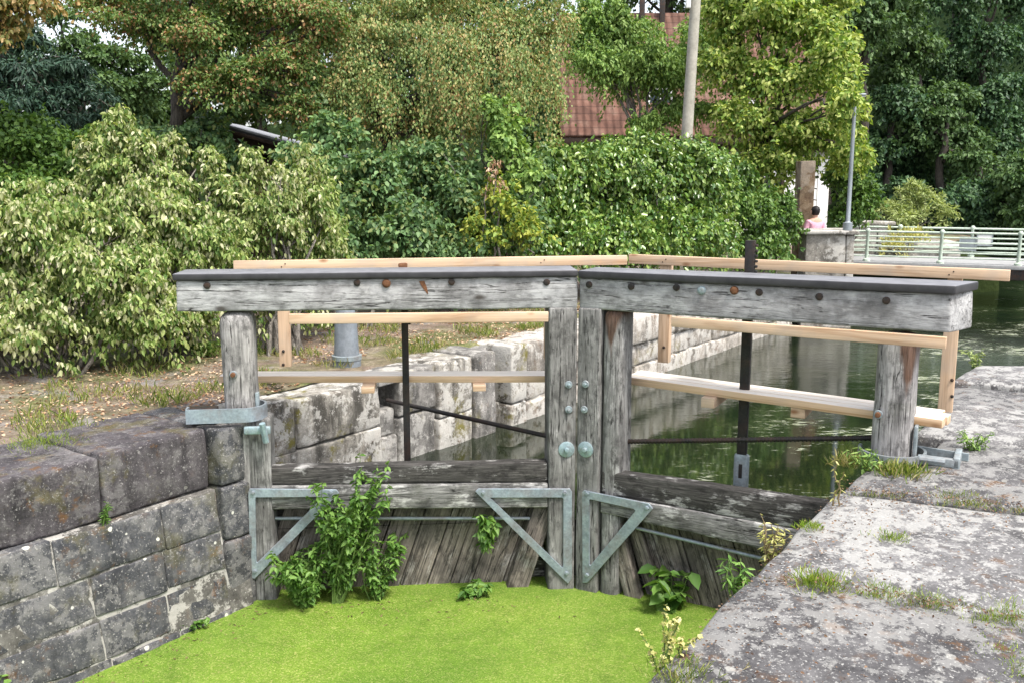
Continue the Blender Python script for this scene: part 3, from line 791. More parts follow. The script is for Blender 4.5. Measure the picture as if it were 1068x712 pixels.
cap(GR, brb, (603.8, 290), (992, 307), .066, (-.03, .40), (0, .03), (0, .135))
for px, py, m in [(216, 298, 'bolt'), (372.5, 295, 'bolt'), (403, 295.7, 'rust'), (471, 294, 'bolt'), (570, 294.5, 'bolt')]:
    bolt(GL, px, py, M[m], .03, parent=bl, washer=.038 if m == 'rust' else 0)
def streak(g, px, py, parent):      # rust run below a nail
    x, z = g.at(px, py); w = MB(); w.prism([(x-.025, z+.03), (x+.022, z+.032), (x+.045, z-.03), (x+.055, z-.085), (x+.044, z-.08), (x, z-.02)], -.004, .0)
    w.build('rust_streak', M['rust'], parent)
streak(GL, 440, 297, bl)
for px, py, m in [(614.6, 297, 'bolt'), (658.5, 299, 'bolt'), (705.6, 300, 'bolt'), (732, 303, 'boltg'), (766, 303, 'rust'), (792, 305, 'bolt'), (854.6, 309.5, 'bolt'), (924.5, 313.5, 'bolt')]:
    bolt(GR, px, py, M[m], .03, parent=brb, washer=.036 if m != 'bolt' else 0)

# --- mitre posts
def zof(g, px, py): return g.at(px, py)[1]
mpl = timber(GL, 'mitre_post', M['postz'], (GL.at(572.5, 321)[0], zof(GL, 572, 321)), (-.006, zof(GL, 602, 321)), (GL.at(572.5, 500)[0], -1.8), (-.006, -1.8), -.012, .32, .02, .004, seed=4)
xr = GR.at(649, 322)[0]; xr2 = GR.at(641, 600)[0]; xm = GR.at(627, 322)[0]
M['postrot'] = old_wood('weathered_mitre_post', 'z', .11, .21, .33, .5, .35, iso=1.8, rot_patch=((xm+xr)*.5, (xr-xm)*.62, zof(GR, 640, 322), .50))
mpr = timber(GR, 'mitre_post', M['postz'], (.006, zof(GR, 604, 321)), (xm, zof(GR, 627, 322)), (.006, -1.8), (xm, -1.8), -.012, .32, .02, .004, seed=5)
timber(GR, 'mitre_post_back', M['postrot'], (xm+.004, zof(GR, 627, 322)), (xr, zof(GR, 650, 323)), (xm+.004, -1.8), (xr, -1.8), .012, .34, .075, .006, seed=6, parent=mpr)
for g, par, L in ((GL, mpl, [(593, 400.5), (593, 426.5)]), (GR, mpr, [(611, 400), (609.5, 426.5)])):
    for px, py in L: bolt(g, px, py, M['boltg' if py < 410 else 'galvd'], .016, -.012, par, washer=.034, wm=M['galvd'], proud=.03)
for g, par, px in ((GL, mpl, 590.7), (GR, mpr, 611)):
    bolt(g, px, 468, M['boltg'], .022, -.012, par, washer=.074, wm=M['boltg'], proud=.035)

# --- lower rails
def rails(g, x0, x1, ys, seed):
    (t0, t1), (m0, m1), (b0, b1) = ys
    r = timber(g, 'lower_rail', M['railtop'], t0, t1, m0, m1, .02, .16, .018, .007, seed=seed)
    timber(g, 'rail_board', M['rail'], (m0[0], m0[1]-.003), (m1[0], m1[1]-.003), b0, b1, .0, .16, .016, .006, parent=r, seed=seed+1)
    return r
xl0 = GL.at(277, 500)[0]; xl1 = GL.at(572, 500)[0]-.004
rl = rails(GL, xl0, xl1, [((xl0, zof(GL, 280, 488)), (xl1, zof(GL, 572, 482))), ((xl0, zof(GL, 280, 506)), (xl1, zof(GL, 572, 503))), ((xl0, zof(GL, 280, 531)), (xl1, zof(GL, 572, 529)))], 21)
xr0 = GR.at(626, 500)[0]+.004; xr1 = 2.95
def zr(y0, y1, x):  # heights along the right rail
    z0 = zof(GR, 626, y0); p = GR.at(826, y1); return z0+(p[1]-z0)*(x-xr0)/(p[0]-xr0)
rr_ = rails(GR, xr0, xr1, [((xr0, zr(491, 520, xr0)), (xr1, zr(491, 520, xr1))), ((xr0, zr(515, 551, xr0)), (xr1, zr(515, 551, xr1))), ((xr0, zr(534, 580, xr0)), (xr1, zr(534, 580, xr1)))], 31)

# --- slanting boards, braces and the pipe under the rail
def board_obj(g, xs, ztop, zbot, ang, y0, seed):
    """boards leaning by ang (bottom to the left for positive ang)"""
    x0, x1 = xs; rng = random.Random(seed); mbp = MB(); x = x0; ca, sa = math.cos(ang), math.sin(ang)
    # local frame of the object: X' across the boards, Z' along them
    while x < x1-.03:
        w = min(rng.uniform(.20, .31), x1-x); d = rng.uniform(0, .02)
        xc0, xc1 = x*ca, (x+w)*ca
        # the board crosses height ztop at x; along-board coordinate there is -x*sa
        zt = x*sa+.06; zb = x*sa-(ztop-zbot)/ca-.1
        mbp.rbox(xc0+.004, xc1-.004, y0+d, y0+.06+d, zb+rng.uniform(-.02, .03), zt, .008, .18, .005, 3, seed=rng.randint(0, 999))
        x += w
    return mbp.build('boarding', M['plank'], g.o, 45, loc=(0, 0, ztop), rot=(0, ang, 0))
zbl = zof(GL, 420, 530)+.05
board_obj(GL, (GL.at(300, 535, .2)[0], GL.at(566, 535, .2)[0]), zbl, LOWER-.1, R(19), .19, 3)
zbr = zof(GR, 640, 534)+.02
board_obj(GR, (GR.at(646, 535, .2)[0], 2.95), zof(GR, 700, 550)+.05, LOWER-.1, R(-19), .19, 9)
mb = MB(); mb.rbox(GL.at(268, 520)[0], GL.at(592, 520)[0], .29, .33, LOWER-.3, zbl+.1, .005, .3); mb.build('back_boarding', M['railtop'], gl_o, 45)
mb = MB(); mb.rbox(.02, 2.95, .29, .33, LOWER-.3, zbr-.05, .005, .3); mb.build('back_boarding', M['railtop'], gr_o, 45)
def brace(g, p0, p1, w, y0, y1, seed):
    a, b = Vector(g.at(*p0)), Vector(g.at(*p1)); d = a-b; L = d.length; ang = math.atan2(d.x, d.y)
    mbb = MB(); mbb.rbox(-w/2, w/2, y0, y1, 0, L, .015, .15, .007, 3, seed=seed)
    return mbb.build('brace', M['plank'], g.o, 50, loc=(b.x, 0, b.y), rot=(0, ang, 0))
brace(GL, (572, 524), (532, 640), .20, .06, .185, 2)
brace(GR, (632, 530), (664, 655), .15, .06, .185, 3)
brace(GR, (652, 540), (684, 640), .10, .12, .19, 4)
mb = MB(); a = GL.at(284, 540, .1); b = GL.at(557, 540, .1); mb.tube([(a[0], .1, a[1]), (b[0], .1, b[1])], .016, 10); mb.build('galvanised_pipe', M['galvd'], gl_o)
mb = MB(); a = GR.at(664, 550, .06); b = GR.at(800, 583, .06); mb.tube([(a[0], .06, a[1]), (b[0], .06, b[1])], .016, 10); mb.build('galvanised_pipe', M['galvd'], gr_o)

# --- triangular steel brackets
def bracket(g, outer, inner, bolts):
    mbk = MB(); mbk.ring([g.at(*p) for p in outer], [g.at(*p) for p in inner], -.034, -.012)
    o = mbk.build('steel_bracket', M['galv'], g.o, 30, bevel=.004)
    for px, py in bolts: bolt(g, px, py, M['galv'], .018, -.034, o, proud=.018)
bracket(GL, [(495.5, 511), (499, 508), (594, 508), (596, 511), (596, 601), (592, 607)], [(511, 517.5), (513, 517.3), (585, 517.2), (587, 518.5), (587, 588), (586, 590)], [(504, 513), (589, 513), (591, 597)])
bracket(GR, [(608.5, 512), (610, 510), (678, 523.5), (682, 529), (614, 606), (609, 606)], [(616, 520), (617, 519), (662, 529), (664, 531), (617, 588), (616, 587)], [(612.5, 514), (675, 529), (612.5, 599)])
bracket(GL, [(259.5, 511), (261, 508), (351, 509), (354, 512.5), (266, 602), (262, 600)], [(267, 518), (268, 517), (335, 516.5), (336, 518), (269, 585), (268, 584)], [(264, 513), (345, 513), (266, 595)])

# --- heel posts
def heel(g, px_c, py_top, py_bot, w, seed, bx):
    x0 = g.at(px_c, py_bot)[0]; zt = zof(g, px_c, py_top); mbh = MB()
    mbh.rbox(x0-w/2, x0+w/2, .0, w*1.08, -1.9, zt, w*.33, .14, .010, 2.2, seed=seed)
    if w > .29: M['postwarm2'] = old_wood('weathered_round_post_rotten', 'z', .13, .29, .44, .5, .4, rot_patch=(x0+w*.3, .10, zt, .55), green=.12, tint=(1, .96, .95), iso=1.6)
    h = mbh.build('heel_post', M['postwarm2' if w > .29 else 'postwarm'], g.o, 60)
    bolt(g, bx[0], bx[1], M['rust'], .022, -.008, h, washer=.034, wm=M['galvd'], proud=.03)
    return x0, h
xhl, hl_ = heel(GL, 248.5, 326, 412, .285, 5, (243.4, 390))
xhr, hr_ = heel(GR, 930, 348, 440, .30, 6, (916, 431.5))
mb = MB(); mb.rbox(xhl+.135, xhl+.165, .05, .11, -.05, .32, .005, .1); mb.build('heel_strap', M['galvd'], hl_)
mb = MB(); mb.rbox(xhr+.16, xhr+.185, .05, .14, -.05, .3, .005, .1); mb.build('heel_strap', M['galvd'], hr_)
# lower heel timber that carries the left bracket
timber(GL, 'heel_timber', M['postz'], (GL.at(258, 440)[0], zof(GL, 258, 436)), (GL.at(281, 440)[0], zof(GL, 280, 436)), (GL.at(258, 440)[0], -1.8), (GL.at(281, 440)[0], -1.8), -.01, .25, .025, .006, parent=hl_, seed=12)

# --- walkway, handrail and their posts (new wood)
def line3(g, p0, p1, zref, h, dep, name, mat, r=.006, off=(0, 0)):
    """board whose upper front edge passes through two picture places at a height (thing space follows)"""
    A = PZ(p0[0], p0[1], zref[0])-MI; Bq = PZ(p1[0], p1[1], zref[1])-MI
    a = Vector((A.dot(g.ux), A.dot(g.uy), A.z)); b = Vector((Bq.dot(g.ux), Bq.dot(g.uy), Bq.z))
    d = (b-a); L = math.hypot(d.x, d.y); ang = math.atan2(d.y, d.x); mbp = MB()
    def w(p):
        return (p.x, p.y, p.z+d.z*(p.x/L))
    mbp.rbox(-off[0], L+off[1], 0, dep, -h, 0, r, .25, .002, 2, warp=w)
    o = mbp.build(name, mat, g.o, 45, loc=a, rot=(0, 0, ang)); return o, a, b
ZW = .36
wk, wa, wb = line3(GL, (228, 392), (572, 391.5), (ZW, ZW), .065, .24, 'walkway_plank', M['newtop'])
hrl, ha, hb = line3(GL, (243, 272.5), (654.5, 266.5), (1.39, 1.39), .10, .05, 'handrail', M['new'])
hrr, hc, hd = line3(GR, (655.5, 265.5), (1054, 282), (1.39, 1.39), .10, .05, 'handrail', M['new'])
# three boards side by side on the right leaf
for k in range(3):
    A0, B0 = Vector((652, 392.5)), Vector((983, 437.5))
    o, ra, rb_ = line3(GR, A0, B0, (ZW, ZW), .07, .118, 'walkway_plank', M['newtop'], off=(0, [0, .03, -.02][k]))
    o.location = o.location+Vector((0, .124*k, 0))
zp = 1.39-.33
line3(GL, (301, 328), (572, 325.5), (zp, zp), .085, .045, 'middle_rail', M['new'])
line3(GR, (700, 330.5), (987, 352), (zp-.0, zp-.0), .085, .045, 'middle_rail', M['new'])
def upright(g, px, Yl, zt, zb, w, dep, name='rail_post', bolts=()):
    """post px wide at local depth Yl"""
    x = g.at(px, 330, Yl)[0]; mbu = MB(); mbu.rbox(x-w/2, x+w/2, Yl, Yl+dep, zb, zt, .005, .3, .001, 2)
    p = mbu.build(name, M['newz'], g.o, 45)
    for py in bolts:
        xx, zz = g.at(px, py, Yl); T = Matrix.Translation((xx, Yl, zz)) @ Matrix.Rotation(R(90), 4, 'X'); b_ = MB(); b_.lathe([(.016, 0), (.015, .012), (.006, .018)], 8, T); b_.build('bolt', M['bolt'], p)
    return p
yl = (ha.y+hb.y)/2
def ydep(a, b, x): return a.y+(b.y-a.y)*(x-a.x)/(b.x-a.x)
upright(GL, 295.5, ydep(ha, hb, -2.2)+.052, 1.38, .30, .115, .09, bolts=(366, 380))
upright(GL, 572.5, ydep(ha, hb, -.1)+.052, 1.38, .30, .09, .09)
upright(GR, 692.5, ydep(hc, hd, .9)+.052, 1.38, .25, .12, .09, bolts=(362,))
upright(GR, 993, ydep(hc, hd, 2.9)+.052, 1.38, .02, .125, .09, bolts=(396, 413))
for g, (pa, pb, px) in ((GL, (ha, hb, 295.5)), (GL, (ha, hb, 566)), (GR, (hc, hd, 692.5)), (GR, (hc, hd, 993))):
    for z_ in (1.355, 1.325):
        yy = ydep(pa, pb, g.at(px, 275, .8)[0]); x = g.at(px, 275, yy)[0]; T = Matrix.Translation((x+(z_-1.34)*1.2, ydep(pa, pb, x), z_)) @ Matrix.Rotation(R(90), 4, 'X')
        w = MB(); w.lathe([(.007, -.004), (.007, .003), (.004, .004)], 8, T); w.build('screw', M['bolt'], g.o)
# bearers under the walkway
for g, px, Yl in ((GL, 386, .5), (GL, 498, .5)):
    x = g.at(px, 400, wa.y+.03)[0]; w = MB(); w.rbox(x-.06, x+.06, .30, wa.y+.25, ZW-.12, ZW-.066, .005, .2); w.build('bearer', M['new'], g.o, 45)
for px in (745, 838):
    x = GR.at(px, 410, .5)[0]; w = MB(); w.rbox(x-.06, x+.06, .30, .95, ZW-.16, ZW-.072, .005, .2); w.build('bearer', M['new'], gr_o, 45)

# --- paddle racks (toothed iron bars) and tie rods
def rack(g, px, yl, zt, zb, w, tooth_z, shoe=False):
    x = g.at(px, 380, yl)[0]; mbr = MB(); mbr.rbox(x-w/2, x+w/2, yl, yl+.05, zb, zt, .006, .4, .001, 2)
    z = tooth_z[0]
    while z < tooth_z[1]:
        mbr.rbox(x+w/2-.004, x+w/2+.022, yl+.005, yl+.045, z, z+.022, .005, .1); z += .045
    r = mbr.build('paddle_rack', M['iron'], g.o, 40)
    if shoe:
        s_ = MB(); s_.rbox(x-w*.8, x+w*.8, yl-.012, yl+.06, zb-.02, zb+.34, .03, .1); so = s_.build('rack_shoe', M['galvd'], r, 50)
        s2 = MB(); s2.rbox(x-.016, x+.016, yl-.016, yl-.008, zb+.12, zb+.25, .004, .1); s2.build('slot', M['bolt'], so)
    return x
xk = rack(GL, 423, .44, 1.33, -.5, .062, (.85, 1.0))
mb = MB(); mb.rbox(xk-.10, xk+.10, .40, .55, 1.33, 1.36, .006, .1); mb.rbox(xk-.05, xk+.03, .42, .50, 1.36, 1.42, .015, .1, .01, 9); mb.build('rack_collar', M['rust'], gl_o)
xk2 = rack(GR, 777, .47, GR.at(779, 251, .47)[1], GR.at(777, 512, .47)[1], .085, (1.25, 1.62), True)
mb = MB(); zc = GR.at(779, 286, .47)[1]; mb.rbox(xk2-.2, xk2+.16, .40, .58, zc-.02, zc+.01, .006, .1); mb.build('rack_collar', M['bolt'], gr_o)
a = GL.at(404, 417, 1.6); b = GL.at(574, 455, .2)
mb = MB(); mb.tube([(a[0], 1.6, a[1]), (b[0], .2, b[1])], .022, 10); mb.build('tie_rod', M['iron'], gl_o)
a = GR.at(648, 460, .22); b = GR.at(925, 456, .22); mb = MB()
mb.tube([(a[0], .22, a[1]), (b[0], .22, b[1])], .019, 10)
for i in range(70):
    t = i/69; p = Vector((a[0]+(b[0]-a[0])*t, .22, a[1]+(b[1]-a[1])*t)); mb.tube([p, p+Vector((.012, 0, 0))], .025, 10)
mb.build('tie_rod', M['iron'], gr_o)

# --- iron straps that hold the heels to the masonry
def arc(cx, cy, r, a0, a1, n=14): return [(cx+r*math.cos(R(a0+(a1-a0)*i/n)), cy+r*math.sin(R(a0+(a1-a0)*i/n))) for i in range(n+1)]
st = thing('heel_anchor', 'curved galvanised strap round the foot of the left heel post', 'anchor strap', MI+GL.ux*xhl, R(5))
mb = MB(); path = [(-.43, .02), (-.43, -.09), (.0, -.075)]+arc(.03, .10, .175, -85, 60)
mb.band(path, .022, .09, .215); mb.build('strap', M['galv'], st, 40)
mb = MB(); mb.rbox(-.45, -.20, .0, .12, .06, .2, .01, .2, .004, 5); mb.build('anchor_block', M['bolt'], st, 40)
mb = MB(); mb.rbox(.05, .28, -.10, -.05, -.02, .05, .012, .1); mb.tube([(.22, -.14, .09), (.24, -.1, -.09)], .028, 8); mb.build('clamp', M['boltg'], st, 40)
st = thing('heel_anchor', 'rusty ring and iron plates set in the quay round the right heel post', 'anchor strap', MI+GR.ux*xhr, R(-28))
mb = MB(); mb.band(arc(.0, .16, .235, -190, 60, 20)+[(.55, .30)], .022, .015, .075); mb.build('strap', M['galvd'], st, 40)
mb = MB(); mb.rbox(.20, .50, .02, .07, .015, .085, .01, .1); mb.rbox(.45, .50, .02, .34, .0, .10, .012, .1); mb.tube([(.22, -.02, .07), (.40, -.02, .07)], .022, 8); mb.build('anchor_plate', M['galvd'], st, 40)

# ------------------------------------------------------------------ bollard on the left bank
bp = PZ(362, 383, .02)
bo = thing('bollard', 'grey tapered iron post with a flanged foot on the left bank', 'bollard', bp)
mb = MB(); mb.lathe([(.165, -.05), (.165, .13), (.15, .15), (.145, .16), (.125, .62), (.112, .64), (.108, 1.15), (.09, 1.21), (.04, 1.24)], 20); mb.build('shaft', M['bollard'], bo, 40)
mb = MB(); mb.lathe([(.172, .10), (.174, .15), (.15, .155)], 20); mb.build('foot_ring', M['galvd'], bo, 40)

# ------------------------------------------------------------------ pier, pillar, lamp, ladder, person, bridge
pc = PZ(866, 343, -1.0); Yp = 20.6
p0 = PY(841, 300, Yp); p1 = PY(892, 300, Yp); wp = p1.x-p0.x
pier = thing('bridge_pier', 'square stone pier with a pale coping at the water end of the canal wall', 'pier', ((p0.x+p1.x)/2, Yp+.5, 0), R(-8))
mb = MB(); zt = PY(866, 245, Yp).z
mb.rbox(-wp/2+.03, wp/2-.2, -.5, .5, .0, zt, .03, .2, .02, 2.2, seed=2); mb.rbox(wp/2-.19, wp/2-.02, -.52, .52, .0, zt, .03, .2, .015, 2.5, seed=7); mb.rbox(-wp/2-.02, wp/2, -.55, .6, -2.2, .0, .03, .2, .025, 2.2, seed=3)
mb.build('shaft', M['pier'], pier, 60)
mb = MB(); mb.rbox(-wp/2-.04, wp/2+.05, -.6, .6, zt+.003, zt+.09, .03, .2, .012, 3, seed=4); mb.build('coping_stone', M['pier'], pier, 60)
pp = PY(835.5, 270, 22.2)
pl = thing('gate_pillar', 'tall brown stone pillar at the end of the hedge', 'pillar', (pp.x, 22.2, -.15))
mb = MB(); zt2 = PY(835, 168, 22.2).z+.15; mb.rbox(-.17, .17, -.2, .2, 0, zt2, .02, .25, .012, 3, seed=5); mb.build('shaft', M['pierbrown'], pl, 60)
ladx = PY(846.5, 230, 22.6).x
la = thing('iron_ladder', 'black iron ladder fixed upright behind the brown pillar', 'ladder', (ladx, 22.6, -.1))
mb = MB(); mb.tube([(-.07, 0, 0), (-.07, 0, 2.9)], .012, 6); mb.tube([(.09, 0, 0), (.09, 0, 2.9)], .006, 6); mb.build('stiles', M['bolt'], la)
for k in range(9):
    w = MB(); w.tube([(-.07, 0, .5+k*.26), (.09, 0, .5+k*.26-.03)], .014, 6); w.build('rung', M['bolt'], la)
lp = PY(884, 237, 20.6)
lm = thing('street_lamp', 'slim grey street lamp standing on the stone pier', 'street lamp', (lp.x, 20.6, zt+.09))
mb = MB(); H = PY(884, 100, 20.6).z-zt-.09
mb.lathe([(.10, 0), (.10, .16), (.06, .18), (.048, .2), (.044, 1.2), (.036, H*.98), (.026, H)], 12); mb.build('pole', M['lampgrey'], lm)
mb = MB(); mb.rbox(-.04, .22, -.06, .06, H-.01, H+.045, .03, .1); hd_ = mb.build('lamp_head', M['lampgrey'], lm)
mb = MB(); mb.rbox(.05, .20, -.045, .045, H-.025, H-.01, .008, .1); mb.build('lens', M['whitepaint'], hd_)

def skin_mesh(name, verts, edges, radii, mat, parent, sub=2):
    me = bpy.data.meshes.new(name); me.from_pydata(verts, edges, []); me.update()
    o = bpy.data.objects.new(name, me); link(o, parent); me.materials.append(mat)
    m1 = o.modifiers.new('skin', 'SKIN'); m1.use_smooth_shade = True
    for i, r in enumerate(radii):
        sv = me.skin_vertices[0].data[i]; sv.radius = r if isinstance(r, tuple) else (r, r); sv.use_root = (i == 0)
    m2 = o.modifiers.new('sub', 'SUBSURF'); m2.levels = sub; m2.render_levels = sub
    return o
hp = PY(851, 217, 21.6)
man = thing('person', 'person in a pink shirt with short dark hair, walking away beyond the stone pier', 'person', (hp.x, 21.6, hp.z-1.66), R(15))
V = [(0, 0, .90), (0, .0, 1.08), (0, .0, 1.24), (0, .0, 1.36), (0, .0, 1.43), (0, .02, 1.50), (0, .03, 1.58), (0, .02, 1.64),
     (.09, 0, .86), (.10, .10, .47), (.10, -.02, .07), (.11, .12, .03), (-.09, 0, .86), (-.10, .02, .47), (-.10, -.2, .10), (-.11, -.1, .03),
     (.17, 0, 1.35), (.23, -.02, 1.08), (.24, .08, .85), (.24, .12, .77), (-.17, 0, 1.35), (-.23, .04, 1.08), (-.22, .16, .87), (-.22, .2, .80)]
Eg = [(0, 1), (1, 2), (2, 3), (3, 4), (4, 5), (5, 6), (6, 7), (0, 8), (8, 9), (9, 10), (10, 11), (0, 12), (12, 13), (13, 14), (14, 15), (3, 16), (16, 17), (17, 18), (18, 19), (3, 20), (20, 21), (21, 22), (22, 23)]
Rd = [(.14, .10), (.12, .09), (.14, .10), (.14, .09), .05, (.065, .075), (.078, .092), (.055, .065), .085, .058, .042, .035, .085, .058, .042, .035, .055, .042, .032, .03, .055, .042, .032, .03]
skin_mesh('body', V, Eg, Rd, M['skin'], man)
sv = [0, 1, 2, 3, 16, 17, 20, 21]
Vs = [(0, 0, .88), (0, 0, 1.08), (0, 0, 1.24), (0, 0, 1.37), (.17, 0, 1.35), (.22, -.01, 1.14), (-.17, 0, 1.35), (-.22, .03, 1.14)]
skin_mesh('shirt', Vs, [(0, 1), (1, 2), (2, 3), (3, 4), (4, 5), (3, 6), (6, 7)], [(.165, .125), (.145, .115), (.165, .125), (.15, .10), .07, .062, .07, .062], M['pink'], man)
Vt = [(0, 0, .92), (.09, 0, .84), (.10, .10, .47), (.10, -.02, .10), (-.09, 0, .84), (-.10, .02, .47), (-.10, -.2, .13)]
skin_mesh('trousers', Vt, [(0, 1), (1, 2), (2, 3), (0, 4), (4, 5), (5, 6)], [(.155, .115), .10, .072, .06, .10, .072, .06], M['jeans'], man)
mb = MB(); mb.lathe([(.07, -.09), (.096, -.03), (.10, .03), (.08, .08), (.03, .11)], 14, Matrix.Translation((0, .005, 1.59)) @ Matrix.Diagonal((.93, 1.1, 1, 1))); mb.build('hair', M['hair'], man, 80)
mb = MB()
for sx in (-1, 1):
    mb = MB(); mb.rbox(sx*.085-.012, sx*.085+.012, .02, .06, 1.54, 1.60, .01, .05); mb.build('ear', M['skin'], man, 80)
mb = MB(); mb.rbox(-.014, .014, .11, .145, 1.535, 1.575, .01, .05); mb.build('nose', M['skin'], man, 80)

# bridge
b0 = PY(893, 272, 25.0); b1 = PZ(1180, 281, b0.z); bd = (b1-b0); BL = math.hypot(bd.x, bd.y)+6; bang = math.atan2(bd.y, bd.x)
br_ = thing('footbridge', 'flat footbridge with a pale edge crossing the river in front of the forest', 'bridge', (b0.x-.4, b0.y, b0.z), bang)
mb = MB(); mb.rbox(0, BL, 0, 2.6, -.10, 0, .01, .6); mb.build('deck', M['asphalt'], br_, 40)
mb = MB(); mb.rbox(0, BL, .05, .17, -.36, -.103, .01, .6); mb.rbox(0, BL, 2.43, 2.55, -.36, -.103, .01, .6); mb.build('girders', M['bolt'], br_, 40)
def railing(y, first, step, label):
    t = thing('bridge_railing', label, 'railing', Vector((b0.x-.4, b0.y, b0.z))+Vector((-math.sin(bang), math.cos(bang), 0))*y, bang, 'railings of the footbridge')
    HH = .77
    for k in range(8):
        x = first+k*step
        if x > BL-.2: break
        w = MB(); w.lathe([(.09, .0), (.09, .05), (.045, .08), (.038, HH-.04), (.06, HH), (.06, HH+.04), (.03, HH+.08)], 10, Matrix.Translation((x, 0, .0))); w.build('post', M['greenpaint'], t, 50)
    for j in range(6):
        z = .14+j*(HH-.14)/5; w = MB(); w.tube([(.05, 0, z), (BL, 0, z)], .018 if j < 5 else .028, 8); w.build('rail', M['greenpaint'], t, 50)
railing(.10, .62, 1.75, 'near pale green pipe railing of the footbridge')
railing(2.5, 1.35, 1.82, 'far pale green pipe railing of the footbridge, hung with two signs')
def far_sign(px0, px1, py0, py1, m, label):
    n = Vector((-math.sin(bang), math.cos(bang), 0)); o = Vector((b0.x-.4, b0.y, b0.z))+n*2.42
    def on(px, py):
        d = Vector(ray(px, py)); e = Vector((0, 0, EYE)); t = (o-e).dot(n)/d.dot(n); return e+d*t
    a, b = on(px0, py0), on(px1, py1); c = (a+b)/2; L = math.hypot(b.x-a.x, b.y-a.y); H = a.z-b.z
    t = thing('sign', label, 'sign', c, bang)
    w = MB(); w.rbox(-L/2, L/2, -.02, .01, -H/2, H/2, .006, .3); w.build('panel', M[m], t, 40)
    w = MB(); w.ring([(-L/2, -H/2), (L/2, -H/2), (L/2, H/2), (-L/2, H/2)], [(-L/2+.03, -H/2+.03), (L/2-.03, -H/2+.03), (L/2-.03, H/2-.03), (-L/2+.03, H/2-.03)], -.032, -.021); w.build('frame', M['galvd'], t, 40)
far_sign(1001, 1018, 247, 262, 'lampgrey', 'dark grey blank notice board on the far bridge railing')
far_sign(1019, 1035, 244, 257, 'whitepaint', 'white blank sign board on the far bridge railing')
# second pier and blocks behind the railing
p2 = PY(909, 272, 27.6)
t = thing('stone_pier', 'squat weathered stone pier behind the near end of the bridge', 'pier', (p2.x, 28.2, -.2), R(-10))
mb = MB(); h2 = PY(909, 236, 27.6).z+.2; mb.rbox(-.6, .25, -.4, .5, 0, h2, .03, .25, .02, 2, seed=4); mb.rbox(.26, .6, -.42, .5, 0, h2, .03, .25, .02, 2, seed=5); mb.build('shaft', M['pier'], t, 60)
mb = MB(); mb.rbox(-.7, .72, -.5, .6, h2+.003, h2+.12, .04, .25, .02, 2); mb.build('coping_stone', M['pier'], t, 60)
for (px, py, w, h, sd, lab) in [(935, 268, 1.15, .45, 3, 'low pale boulder beside the squat stone pier'), (968, 266, 1.5, .55, 5, 'long pale boulder below the light green bush')]:
    c = PY(px, 273, 27.0); mb = MB(); mb.rbox(-w/2, w/2, -.4, .4, -.4, h, .2, .14, .07, 1.6, seed=sd); o = mb.build('boulder', M['pier'], None, 70, loc=(c.x, c.y, -.12)); tag(o, lab, 'boulder')

# ------------------------------------------------------------------ house, shed, poles
HY = 32.0
hx0 = PY(588, 143, HY).x; hx1 = PY(861, 143, HY).x; he = PY(700, 144, HY).z; hz = PY(700, 17, HY+4.2).z
ho = thing('house', 'white plastered house with a steep red tiled roof behind the trees', 'house', (hx0, HY, -.2))
W = hx1-hx0+.35; he += .2; hz += .2; D = 8.4
mb = MB(); mb.rbox(.25, W-.0, .45, D-.4, 0, he+.05, .01, 2); mb.build('wall', M['plaster'], ho, 40)
mb = MB(); mb.prism([(.45, he), (4.2, hz-.25), (D-.45, he)], .30, .36, Matrix.Rotation(R(90), 4, 'Z') @ Matrix.Scale(-1, 4, (0, 1, 0))); mb.prism([(.45, he), (4.2, hz-.25), (D-.45, he)], W-.14, W-.08, Matrix.Rotation(R(90), 4, 'Z') @ Matrix.Scale(-1, 4, (0, 1, 0)))
mb.build('gable', M['darkwood'], ho, 40)
sl = math.atan2(hz-he, 4.2); SL = math.hypot(hz-he, 4.2)
mb = MB(); mb.rbox(0, W+.3, 0, SL+.05, 0, .10, .01, 1.5); rf = mb.build('roof', M['tiles'], ho, 40, loc=(-.1, 0, he), rot=(sl, 0, 0))
mb = MB(); mb.rbox(0, W+.3, 0, SL+.05, 0, .10, .01, 1.5); mb.build('roof', M['tiles'], ho, 40, loc=(W+.2, D, he), rot=(sl, 0, math.pi))
mb = MB(); mb.rbox(-.1, W+.2, -.03, .16, he-.22, he+.0, .02, 2); mb.rbox(.1, W, .16, .44, he-.45, he-.2, .02, 2); mb.build('eaves', M['darkwood'], ho, 40)
for k, px in enumerate((669, 690)):
    x = PY(px, 25, HY+4).x-hx0; mb = MB(); mb.rbox(x-.09, x+.09, 3.8, 4.0, hz-.9, hz+.55, .01, .3); mb.build('chimney', M['bolt'], rf if False else ho, 40)
def dormer(px0, px1, py0, py1):
    a = PY(px0, py1, HY+1.0); b = PY(px1, py0, HY+1.0); t_ = MB(); x0, x1 = a.x-hx0, b.x-hx0; z0, z1 = a.z+.2, b.z+.2
    t_.rbox(x0, x1, 1.0, 3.6, z0, z1, .01, 1); d = t_.build('dormer', M['darkwood'], ho, 40)
    f = MB(); f.ring([(x0+.08, z0+.1), (x1-.08, z0+.1), (x1-.08, z1-.1), (x0+.08, z1-.1)], [(x0+.16, z0+.18), (x1-.16, z0+.18), (x1-.16, z1-.18), (x0+.16, z1-.18)], .93, 1.01); xm_ = (x0+x1)/2; f.rbox(xm_-.03, xm_+.03, .94, 1.0, z0+.1, z1-.1, .004, 1)
    f.build('window_frame', M['whitepaint'], d, 40)
    g_ = MB(); g_.rbox(x0+.12, x1-.12, .97, .992, z0+.14, z1-.14, .002, 1); g_.build('window_pane', M['glass'], d, 40)
dormer(672, 704, 88, 134); dormer(770, 790, 102, 132)
